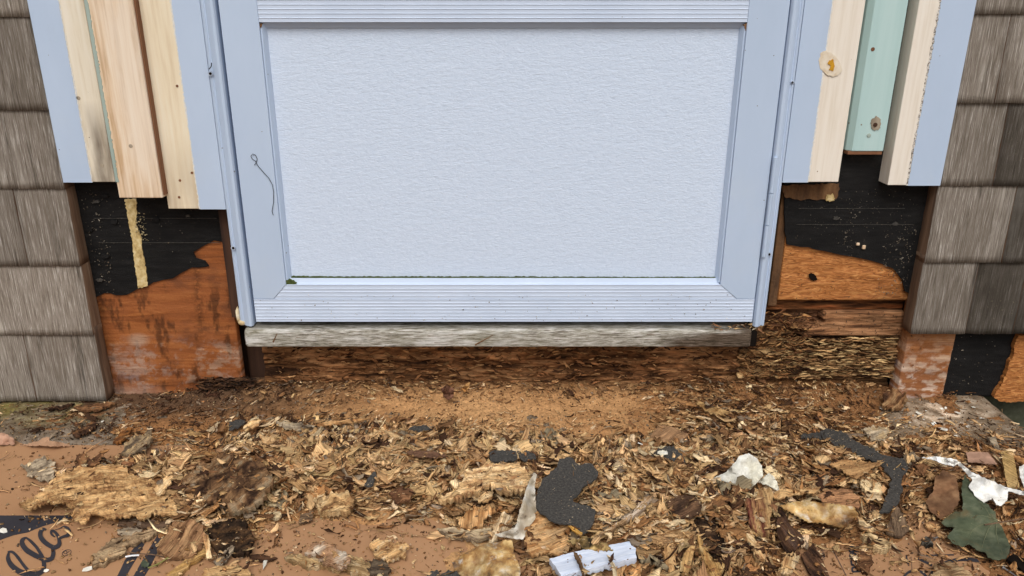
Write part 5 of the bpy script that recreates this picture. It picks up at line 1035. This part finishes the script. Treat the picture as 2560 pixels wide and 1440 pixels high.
slab('wood_splinter', 'splayed pale splinter below the upright wood block', 'splinter', Z8([(10, 1090, .006), (60, 1100, .006), (85, 1160, .004), (110, 1240, .002), (160, 1310), (90, 1310), (60, 1220, .002), (20, 1150, .004)]), LT, .010, .0015, 1.9, .004, 3.5, 1.2, 205)
slab('tar_paper_strip', 'long black tar paper strip winding through the right side of the pile', 'tar paper', Z8([(440, 370, .0), (560, 360, .002), (620, 330, .004), (690, 345, .006), (760, 370, .006), (860, 430, .006), (960, 480, .006), (1040, 530, .006), (1200, 570, .006), (1235, 630, .006), (1180, 700, .006), (1190, 790, .006), (1150, 900, .004), (1090, 970, .002), (1020, 965, .002),
      (1060, 840, .004), (1110, 720, .005), (1040, 610, .005), (940, 550, .004), (820, 510, .003), (700, 490, .003), (640, 420, .002), (560, 400, .001), (430, 410, .0)]), [(.7, .7, .7), (1, 1, 1)], .0085, .0011, 0, .002, 5.5, 1.3, 207, mat=tar_loose, terr=0, fx=20, fy=20)
slab('rotten_wood_flake', 'four sided fluted tan flake lying on the long tar strip', 'rotten wood', Z8([(640, 600, .004), (760, 560, .006), (1000, 590, .006), (950, 640, .005), (860, 700, .002), (810, 690, .002)]), [(.36, .19, .08), (.55, .33, .15)], .015, .002, .3, .002, 4.5, 1.2, 209, fx=10, fy=140)
slab('wood_block', 'small cream splintery block below the fluted flake', 'wood block', Z8([(870, 730, .006), (920, 690, .010), (1030, 750, .008), (1040, 810, .002), (980, 840), (920, 800)]), [(.5, .33, .16), (.78, .62, .38)], .011, .0025, -.5, .006, 3.5, 1.5, 211)
slab('rusty_flashing', 'narrow rusty flashing strip with a clean white end on the right', 'flashing', Z8([(270, 915, .006), (360, 880, .010), (520, 880, .014), (700, 900, .012), (830, 925, .010), (860, 975, .008), (745, 1075, .002), (620, 1045, .002), (480, 1035, .002), (380, 980, .002)]), [(.75, .7, .6), (1.1, 1.1, 1.1), (.5, .4, .3)], .012, .0015, -.1, .0012, 4.5, .9, 213, mat=rusty, terr=0, cs=(25, 25))
slab('bark_piece', 'dark brown flat bark strip below the rusty flashing', 'bark', Z8([(260, 910, .004), (300, 960, .005), (350, 1060, .005), (420, 1110, .004), (455, 1180, .003), (380, 1250, .002), (320, 1265), (270, 1180, .002), (240, 1080, .003)]), DK + [(.10, .06, .045)], .009, .001, 1.8, .002, 4.5, 1, 215)
slab('bark_piece', 'dark brown flat bark strip at the bottom edge on the right', 'bark', Z8([(430, 1290, .002), (520, 1190, .005), (570, 1280, .004), (650, 1460), (520, 1460), (460, 1360)]), DK, .006, .001, 1.8, .002, 4.5, 1, 217)
slab('wood_block', 'pale split block lying on the board above the printed letters', 'wood block', Z8([(870, 1110, .004), (960, 1120, .010), (1110, 1185, .010), (1080, 1230, .002), (1030, 1245), (930, 1180)]), [(.40, .26, .13), (.66, .46, .24), (.74, .56, .32)], .005, .002, -.5, .009, 4, 1, 219, fx=8, fy=190, flat=True)
slab('wood_splinter', 'tufted pale splinter touching the rusty flashing end', 'splinter', Z8([(855, 1000, .006), (900, 1020, .008), (990, 1090, .004), (960, 1110), (880, 1080, .002)]), LT, .008, .002, -.6, .003, 3.5, 1.2, 221)
slab('rotten_wood_flake', 'broad pinkish brown flake above the rusty flashing', 'rotten wood', Z8([(560, 850, .008), (600, 790, .010), (800, 790, .010), (870, 860, .008), (860, 920, .006), (700, 930, .004), (600, 900, .004)]), [(.24, .12, .06), (.38, .2, .10)], .014, .0022, 0, .002, 4.5, 2, 223)
slab('rotten_wood_flake', 'long fringed tan flake between the curl and the pinkish flake', 'rotten wood', Z8([(215, 830, .008), (270, 790, .012), (430, 790, .012), (580, 770, .012), (540, 810, .008), (400, 830, .004), (230, 860, .002)]), TAN, .012, .0022, .1, .002, 4.5, 1.8, 225)
slab('bark_piece', 'grey brown leathery knot of bark right of the pale block', 'bark', Z8([(1060, 1100), (1110, 960, .008), (1150, 920, .012), (1200, 980, .010), (1240, 1100, .004), (1190, 1145), (1110, 1135)]), [(.11, .07, .045), (.20, .135, .085)], .008, .003, 1.3, .004, 4, 1.4, 227)
slab('bark_piece', 'small black charred lump on the board at the right', 'bark', Z8([(1330, 1180), (1345, 1140, .006), (1400, 1150, .008), (1420, 1190, .004), (1370, 1215)]), [(.012, .011, .010), (.05, .045, .038), (.2, .18, .15)], .005, .003, 0, .006, 3, 1.6, 229, fx=120)
slab('wood_chip', 'small golden chip right of the bark knot', 'wood chip', Z8([(1360, 1040, .004), (1400, 1035, .006), (1475, 1070, .003), (1440, 1100), (1380, 1085)]), LT, .005, .001, -.3, .004, 4, .8, 231)
slab('rotten_wood_lump', 'crumbly brown lump covering the printed letters', 'rotten wood', Z8([(830, 1330), (870, 1260, .006), (960, 1270, .008), (980, 1330, .006), (940, 1400), (860, 1390)]), BR, .005, .005, 0, .004, 4, 3, 233, fx=110, fy=110, terr=.1)
slab('rotten_wood_lump', 'soft tan lump at the bottom right over the printed ring', 'rotten wood', Z8([(1400, 1420), (1440, 1350, .006), (1530, 1325, .010), (1640, 1370, .008), (1700, 1430, .004), (1700, 1480), (1400, 1480)]), [(.20, .12, .06), (.36, .24, .13), (.46, .33, .18)], .005, .004, 0, .004, 4.5, 2.5, 235, fx=60, fy=60, terr=.1)
slab('rotten_wood_flake', 'light orange fluted flake on the board near the bottom right strip', 'rotten wood', Z8([(270, 1410), (290, 1310, .006), (370, 1250, .010), (410, 1280, .008), (380, 1370, .002), (340, 1420)]), LT, .006, .003, 1.1, .003, 4, 2, 237)
slab('flashing_curl', 'twisted white flashing strip at the right edge', 'flashing', Z8([(1335, 552, .014), (1440, 545, .022), (1540, 555, .026), (1595, 572, .026), (1650, 610, .026), (1720, 665, .026), (1830, 715, .026), (1960, 770, .026), (2110, 805, .024), (2200, 830, .022), (2200, 870, .016), (2090, 830, .016), (1985, 800, .018), (1975, 870, .012), (1930, 915, .008), (1890, 905, .008), (1865, 855, .012),
      (1800, 890, .008), (1740, 845, .010), (1685, 770, .014), (1715, 715, .018), (1660, 655, .018), (1600, 600, .018), (1570, 620, .012), (1500, 600, .012), (1420, 570, .014)]), [(1.1, 1.12, 1.2), (1.2, 1.22, 1.3), (.95, .93, .9)], .012, .0014, -.6, .0010, 4.5, .8, 239, mat=whitep, terr=0, fx=25, fy=25, cs=(25, 25))
slab('flashing_curl', 'shiny pale sliver of flashing cut by the right edge', 'flashing', Z8([(2065, 620, .006), (2100, 600, .010), (2180, 640, .010), (2180, 760), (2100, 770, .002), (2070, 700, .004)]), [(1.1, 1.12, 1.2), (1.2, 1.22, 1.3)], .012, .001, 1, .001, 4, .8, 241, mat=whitep, terr=0)
slab('wood_stick', 'flat yellow stick with dark spots near the right edge', 'stick', Z8([(1925, 500, .006), (2015, 500, .008), (2065, 770, .004), (1975, 770, .002)]), [(.46, .30, .12), (.58, .40, .18)], .009, .0006, -1.2, .004, 4.5, .4, 243, flat=True, cs=(20, 20))
slab('wood_stick', 'thin grey twig leaning behind the flat yellow stick', 'stick', Z8([(1825, 395, .004), (1885, 390, .006), (1920, 490, .006), (1900, 510, .004)]), GY, .009, .001, -1.2, .004, 4, .8, 245)
slab('wood_stick', 'long brown splinter crossing to the right edge', 'stick', Z8([(1810, 460, .004), (1930, 500, .008), (2110, 560, .008), (2110, 590, .008), (1930, 530, .006)]), OR, .010, .001, -.3, .003, 4, .8, 247)
slab('cardboard_scrap', 'pinkish brown cardboard scrap beside the flat yellow stick', 'cardboard', Z8([(1665, 510, .004), (1830, 510, .006), (1900, 600, .004), (1680, 580, .002)]), [(1, 1, 1), (1.08, 1.08, 1.08)], .008, .0005, 0, .0015, 5, .6, 249, mat=surf('pink_cardboard', [(.36, .21, .14), (.43, .26, .18)], 20, bump=.2, tint=True), flat=True)
rg = np.random.default_rng(5)
mass('wood_shreds', 'mass of small shredded rotten wood covering the step', 12500, (.005, .028), (.14, .5), (.0003, .0014), 5, 4, rg, 1.6, (.0, .008), .36, yaw_sd=.9)
mass('wood_shreds', 'larger torn shreds of rotten wood matted into the heap', 2600, (.018, .052), (.14, .42), (.0006, .0022), 8, 5, rg, 2.0, (.001, .010), .22, yaw_sd=.7, lo=.2, jag=.16)
mass('wood_fibres', 'thin wood splinters and fibres strewn through the debris', 9000, (.008, .046), (.03, .09), (.0002, .0006), 5, 2, rg, 1.2, (.001, .008), .28, yaw_sd=.8, bright=1.15, paper=.01)
mass('wood_crumbs', 'tiny wood crumbs scattered over dust, step and floor board', 26000, (.0012, .0055), (.4, .95), (.0004, .0016), 3, 2, rg, .75, (.0, .0015), .4, paper=.035, lo=.0)
mass('bark_crumbs', 'dark bark crumbs lying on the floor board', 2200, (.0015, .006), (.4, .95), (.0006, .0018), 3, 2, rg, .5, (.0, .001), .3, paper=.25, bright=.55, lo=.0)

# ---- individual flakes: a family of flake shapes, copied
variants = []; vcol = []; FLAKES = []
for k in range(26):
    L = np.array([1.0]); 
    asp = rg.uniform(.28, .62)
    Q, Fq, tn, Gr = chip_arrays(1, np.zeros((1, 3)), np.array([.030]), np.array([.030 * asp]), np.array([rg.uniform(.0010, .0030)]), np.zeros(1), np.zeros(1), np.zeros(1),
                                np.ones((1, 3)), 9, 6, rg, .11, np.array([rg.normal(0, .9)]), .42)
    col = pal_region(np.array([1250.]), np.array([1200.]), 0, rg)
    cc = col[0]; vcol.append('pale' if cc[0] > .72 else 'light tan' if cc[0] > .58 else 'tan' if cc[0] > .44 and cc[1] / cc[0] > .5 else 'orange brown' if cc[0] > .33 else 'grey brown' if cc[2] / cc[0] > .45 and cc[0] > .15 else 'brown' if cc[0] > .14 else 'dark')
    o = npmesh('wood_flake', Q.reshape(-1, 3), Fq, chipm, origin=(0, 0, 0), tint=tn.reshape(-1, 3) * col, grain=Gr.reshape(-1, 3)); variants.append(o)
pts = scatter(285, rg, pw=2.2, yr=(-.50, .0), lo=.25)
for k, (x, y) in enumerate(pts):
    src = variants[k % len(variants)]
    o = src if k < len(variants) else src.copy()
    if k >= len(variants): COL.objects.link(o)
    px, py = PX(x, y); s = rg.uniform(.75, 1.9) * (.55 + .45 * float(np.clip((py - 1030) / 150, 0, 1)))
    z = float(max(pile(np.array([x]), np.array([y]))[0], ZP)) + rg.uniform(.003, .008)
    o.location = (x, y, z); o.scale = (s, s * rg.uniform(.7, 1.1), s * .9); o.rotation_euler = (rg.normal(0, .30), rg.normal(0, .26), rg.normal(.15, .8))
    props(o, 'x', 'wood flake', 'loose flakes of rotten wood'); FLAKES.append((o, vcol[k % len(variants)], s))

# small shreds that fell on top of the larger pieces
rg = np.random.default_rng(91)
PT = np.concatenate([v[rg.integers(0, len(v), int(len(v) * .09))] for v, _ in TOPS]); n = len(PT)
px, py = PX(PT[:, 0], PT[:, 1]); L = rg.uniform(0, 1, n) ** 2.6 * .014 + .0018
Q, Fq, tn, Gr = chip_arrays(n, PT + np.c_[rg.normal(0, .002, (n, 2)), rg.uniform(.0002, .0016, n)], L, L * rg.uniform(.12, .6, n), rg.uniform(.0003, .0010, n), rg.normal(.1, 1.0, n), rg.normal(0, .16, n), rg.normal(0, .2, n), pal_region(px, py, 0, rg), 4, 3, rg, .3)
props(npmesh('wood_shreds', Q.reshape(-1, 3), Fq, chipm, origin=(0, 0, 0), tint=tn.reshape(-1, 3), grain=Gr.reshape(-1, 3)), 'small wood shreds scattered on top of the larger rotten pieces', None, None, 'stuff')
# leaves
lf = Z8([(1655, 680, .018), (1700, 740, .014), (1780, 880, .010), (1835, 905, .012), (1850, 935, .014), (1885, 960, .012), (1890, 1010, .010), (1940, 1080, .008), (2000, 1210, .006), (1990, 1265, .004), (1960, 1310, .002), (1900, 1320, .002), (1830, 1300, .002), (1810, 1260, .003), (1740, 1240, .004), (1690, 1200, .006), (1640, 1220, .004), (1560, 1190, .003),
         (1525, 1140, .004), (1580, 1075, .008), (1520, 1070, .004), (1480, 1040, .004), (1520, 1000, .006), (1580, 960, .008), (1640, 960, .012), (1640, 880, .014), (1630, 780, .016)])
leaf = slab('maple_leaf', 'large green maple leaf with lobed edges at the bottom right', 'leaf', lf, [(.9, .9, .9), (1.15, 1.1, 1)], .009, .0016, .7, .0006, 5, .8, 251, mat=leafm, terr=0, fx=24, fy=24, cs=(14, 14))
def gp3(px, py, z): x, y = G(px, py, z); return (float(x), float(y), z)
vm_ = surf('leaf_vein', [(.12, .13, .07), (.17, .18, .10)], 30, bump=0)
def on_leaf(pts):
    out = []; LV = LASTV['maple_leaf']; lx, ly = PX(LV[:, 0], LV[:, 1], LV[:, 2])
    for a, b in pts:
        k = int(np.argmin((lx - 1860 - a / 3) ** 2 + (ly - 960 - b / 3) ** 2)); out.append(tuple(LV[k] + [0, 0, .0003]))
    return out
for pts in ([(1885, 1025), (1830, 1040), (1770, 1060), (1720, 1100), (1690, 1150)], [(1885, 1025), (1850, 1000), (1790, 990), (1700, 985), (1600, 985)], [(1885, 1025), (1850, 980), (1810, 930), (1760, 880), (1700, 780)], [(1885, 1025), (1890, 1100), (1900, 1180), (1930, 1270)], [(1885, 1025), (1830, 1090), (1800, 1170), (1790, 1230)]):
    tube('vein', on_leaf(pts), .0006, vm_, leaf, 6, taper=True)
slab('dead_leaf', 'translucent brown dead leaf behind the green maple leaf', 'leaf', Z8([(1430, 700, .008), (1500, 640, .014), (1590, 690, .016), (1610, 800, .012), (1620, 870, .010), (1560, 960, .006), (1480, 1010, .004), (1400, 960, .004), (1360, 880, .004), (1420, 800, .006)]), [(.9, .9, .9), (1.2, 1.2, 1.2)], .008, .002, 0, .0005, 5, 1, 253, mat=deadleaf, terr=0, fx=25, fy=25)
slab('dead_leaf', 'small olive leaf scrap across the printed stripes', 'leaf', Z5([(1055, 1340), (1080, 1320, .004), (1120, 1340, .003), (1110, 1370), (1060, 1370)]), W1, .004, .001, 0, .0005, 4, .8, 255, mat=leafm, terr=0)
def stem(label, pts, r, mat, z=.004, cat='twig', name='twig'):
    o = tube(name, [gp3(a, b, ZP + z + (c if True else 0)) for a, b, c in pts], r, mat); return props(o, label, cat)
twm = surf('twig_bark', [(.09, .05, .03), (.2, .12, .07)], 80, bump=.3); grn = surf('green_stem', [(.16, .17, .04), (.28, .27, .08)], 60, bump=.2)
stem('thin reddish stalk of the green maple leaf reaching the right edge', [(2462, 1312, .018), (2500, 1306, .018), (2540, 1299, .016), (2590, 1292, .014)], .0009, twm)
stem('thin brown stem lying over the printed stripes', [(315, 1380, .002), (345, 1384, .004), (380, 1386, .004), (410, 1392, .002)], .0008, twm)
stem('thin green stem curving right of the printed stripes', [(370, 1420, .001), (395, 1410, .003), (415, 1398, .004), (432, 1384, .003)], .0009, grn)
stem('pale curved fibre hoop on the tar paper scrap', [(1428, 1312, .016), (1430, 1295, .022), (1440, 1276, .026), (1455, 1264, .026), (1468, 1264, .022)], .0007, surf('pale_fibre', [(.4, .3, .18), (.5, .4, .26)], 60, bump=0), name='fibre')
def nail(label, a, b, z=.004):
    pa, pb = Vector(gp3(*a, ZP + z)), Vector(gp3(*b, ZP + z)); e = empty('nail', tuple(pa), label, 'nail')
    tube('shank', [pa, (pa + pb) / 2, pb], .0012, metal, e); d = (pa - pb).normalized(); tube('head', [pa, pa + d * .0008], .003, metal, e, 12)
nail('bright nail lying by the bottom right corner', (2510, 1420), (2548, 1445)); nail('short grey nail at the right edge beside the leaf', (2536, 1348), (2575, 1347)); nail('small nail beside the charred lump', (2334, 1347), (2348, 1341))
stem('thin white plastic sliver across the printed stripes', [(314, 1392, .002), (330, 1389, .003), (348, 1388, .002)], .0012, surf('white_plastic', [(.7, .72, .75), (.8, .8, .82)], 20, bump=0), name='plastic_sliver', cat='plastic')
slab('rubber_strip', 'black rubbery strip in the bottom right corner', 'strip', Z8([(1970, 1310, .003), (2020, 1270, .006), (2140, 1330, .006), (2140, 1440, .002), (2060, 1370, .002)]), W1, .005, .0005, -.6, .004, 5, .4, 257, mat=blackm, flat=True)
# crumpled chunk by the right rotten corner, chunks near the beam
slab('rotten_wood_lump', 'crumpled brown chunk against the mouldy plywood strip', 'rotten wood', Z8([(1040, 130, .004), (1060, 60, .014), (1130, 35, .020), (1230, 70, .018), (1235, 110, .012), (1180, 170, .002), (1110, 190), (1050, 170, .002)]), BR + [(.42, .26, .13)], .008, .005, .6, .006, 4, 2.5, 259, fx=60, fy=70, terr=.4)
slab('rotten_wood_lump', 'grey tan crumpled flake on the dust behind the long tar strip', 'rotten wood', Z8([(880, 340, .004), (960, 310, .008), (1050, 320, .010), (1090, 370, .008), (1060, 420, .002), (950, 430), (930, 390, .002)]), GY + [(.5, .36, .2)], .008, .0035, .2, .003, 4, 2, 261)
slab('bark_piece', 'reddish brown bark shard leaning on the beam at the centre', 'bark', [(1103, 970, .020), (1115, 962, .024), (1135, 972, .020), (1134, 990, .006), (1122, 998, .002), (1110, 990, .006)], [(.12, .055, .035), (.22, .11, .07)], .006, .001, 1, .002, 3, .8, 263)
slab('wood_chip', 'orange chip beside the bark shard at the beam', 'wood chip', [(1152, 972, .004), (1165, 960, .016), (1175, 955, .018), (1172, 970, .010), (1163, 978, .002)], [(.4, .2, .07), (.58, .34, .14)], .006, .001, 1, .002, 2.5, .8, 265)
# white paint flakes on the step at the right, copies of one flake
fo = npmesh('white_paint_flake', [(-.004, -.002, 0), (.001, -.003, .0004), (.0045, -.001, 0), (.003, .0025, .0006), (-.001, .003, .0), (-.004, .001, .0003)], [(0, 1, 2, 3, 4, 5)], whitep, origin=(0, 0, 0), tint=np.ones((6, 3)) * 1.15)
sp_ = fo.modifiers.new('thick', 'SOLIDIFY'); sp_.thickness = .0006
rg = np.random.default_rng(3)
spots = [(2355, 1018), (2365, 1016), (2352, 1042), (2456, 1041), (2434, 1014), (2310, 1045), (2335, 1055), (2316, 1023), (2350, 1066), (2362, 1070), (2395, 1028), (2298, 1030), (2420, 1062), (2192, 1138), (2190, 1135), (2124, 1112), (2390, 1085), (2340, 1075), (2206, 1018), (2275, 1052),
         (1600, 1126), (1135, 1127), (255, 1050), (415, 1128), (115, 1424), (218, 1420), (8, 1324), (2015, 1130), (2305, 1188)]
WF = []
for k, (px, py) in enumerate(spots):
    o = fo if k == 0 else fo.copy()
    if k: COL.objects.link(o)
    x, y = G(px, py, .006); z = max(float(pile(np.array([float(x)]), np.array([float(y)]))[0]), ZP if y < yb else .001) + .0022
    if k in (20, 21, 27): z += .008
    s = rg.uniform(.6, 1.5) * (1.3 if k in (25, 26, 20) else 1); o.location = (float(x), float(y), z); o.scale = (s, s, s); o.rotation_euler = (rg.normal(0, .2), rg.normal(0, .2), rg.uniform(0, 6.28))
    props(o, 'small white flake of paint fallen on the step and debris', 'paint flake', 'fallen white paint flakes'); WF.append(o)
# foam bead at the foot of the left jamb
def blob(name, c, r, mat, seed, label, cat, sc=(1, 1, 1), parent=None):
    V = []; Fc = []; nu, nv = 16, 10
    for j in range(nv + 1):
        for i in range(nu):
            a = 2 * math.pi * i / nu; b = math.pi * j / nv; d = np.array([math.cos(a) * math.sin(b), math.sin(a) * math.sin(b), math.cos(b)])
            q = 1 + .5 * (float(fbm(np.array([d[0] * 2 + 5 + d[2]]), np.array([d[1] * 2 + 5 - d[2]]), seed, 3)[0]) - .5); V.append(tuple(np.array(c) + d * r * q * np.array(sc)))
    for j in range(nv):
        for i in range(nu): Fc.append((j * nu + i, (j + 1) * nu + i, (j + 1) * nu + (i + 1) % nu, j * nu + (i + 1) % nu))
    o = npmesh(name, V, Fc, mat, parent, smooth=True)
    if parent is None: props(o, label, cat)
    return o
foam = surf('cured_foam', [(.42, .26, .10), (.66, .52, .30), (.82, .76, .62)], 60, bump=.5, rough=.6)
x, z = W(596, 788, .012); blob('foam_bead', (float(x), .012, float(z)), .0075, foam, 3, '', '', (.55, .8, 1.9), frame)
x, z = W(606, 806, .006); blob('foam_bead', (float(x), .006, float(z)), .007, foam, 8, '', '', (1.1, .8, .7), frame)
x, z = W(1893, 822, .004); blob('dirt_clump', (float(x), .006, float(z)), .008, jamb_brown, 8, '', '', (1.0, .8, 1.0), frame)

# ants on the bared timber at the right
V = []; Fc = []
for (cx, r, l) in ((-.0011, .00042, .0007), (0, .00028, .0005), (.0010, .00055, .0009)):
    b0 = len(V)
    for j in range(5):
        for i in range(6):
            a = 2 * math.pi * i / 6; b = math.pi * j / 4; V.append((cx + l * math.cos(b), r * math.sin(b) * math.cos(a), r * math.sin(b) * math.sin(a)))
    for j in range(4):
        for i in range(6): Fc.append((b0 + j * 6 + i, b0 + (j + 1) * 6 + i, b0 + (j + 1) * 6 + (i + 1) % 6, b0 + j * 6 + (i + 1) % 6))
antm = surf('ant_shell', [(.012, .006, .004), (.02, .01, .006)], 10, bump=0, rough=.4)
a0 = npmesh('ant', V, Fc, antm, origin=(0, 0, 0)); rg = np.random.default_rng(77)
for k in range(110):
    o = a0 if k == 0 else a0.copy()
    if k: COL.objects.link(o)
    if k < 80: x = rg.uniform(.49, .715); z = rg.uniform(zC, zB + .005) if k < 60 else rg.uniform(zA + .002, zA + .05); Y = .0495 if k < 60 else .0415
    else: x = rg.uniform(XE + .002, XE + .03); z = rg.uniform(.04, .3); Y = .0275
    o.location = (x, Y, z); o.rotation_euler = (rg.uniform(0, 6), rg.uniform(0, 6.28), 0); o.scale = (1.15,) * 3
    props(o, 'tiny dark ant crawling on the bared timber right of the door', 'ant', 'ants on the rotten timber')

# ---- labels of the loose flakes: colour, size and the notable piece they lie beside
CUT = [' with ', ' at ', ' on ', ' left ', ' right of', ' beside ', ' under ', ' below ', ' above ', ' standing', ' lying', ' of the', ' cut ', ' next ', ' behind ', ' in front', ' over ', ' across ', ' near ', ' pointing',
       ' leaning', ' tucked', ' crossing', ' touching', ' slanting', ' reaching', ' against ', ' between ', ' covering ', ' winding ', ' in the', ' low in', ',']
def short(l):
    k = len(l)
    for c in CUT:
        i = l.find(c)
        if i > 8: k = min(k, i)
    return l[:k]
cnt = {}
for l, a, b in PIECES: cnt[short(l)] = cnt.get(short(l), 0) + 1
REF = [(short(l) if cnt[short(l)] == 1 else l, a, b) for l, a, b in PIECES]
REF = [r for r in REF if len(r[0].split()) <= 9]
used_l = set()
def lab(o, head):
    x, y = o.location.x, o.location.y
    best = None
    for r in sorted(REF, key=lambda r: (r[1] - x) ** 2 + (r[2] - y) ** 2)[:40]:
        dx, dy = x - r[1], y - r[2]
        side = ('right of' if dx > 0 else 'left of') if abs(dx) > abs(dy) else ('behind' if dy > 0 else 'in front of')
        t = f'{head} {side} the {r[0]}'
        if len(t.split()) > 16: continue
        best = best or t
        if t not in used_l: used_l.add(t); return t
    return best
for o, c, sz in FLAKES:
    o['label'] = lab(o, ('small ' if sz < .8 else 'large ' if sz > 1.45 else '') + c + ' wood flake')
for o in WF: o['label'] = lab(o, 'white paint flake')
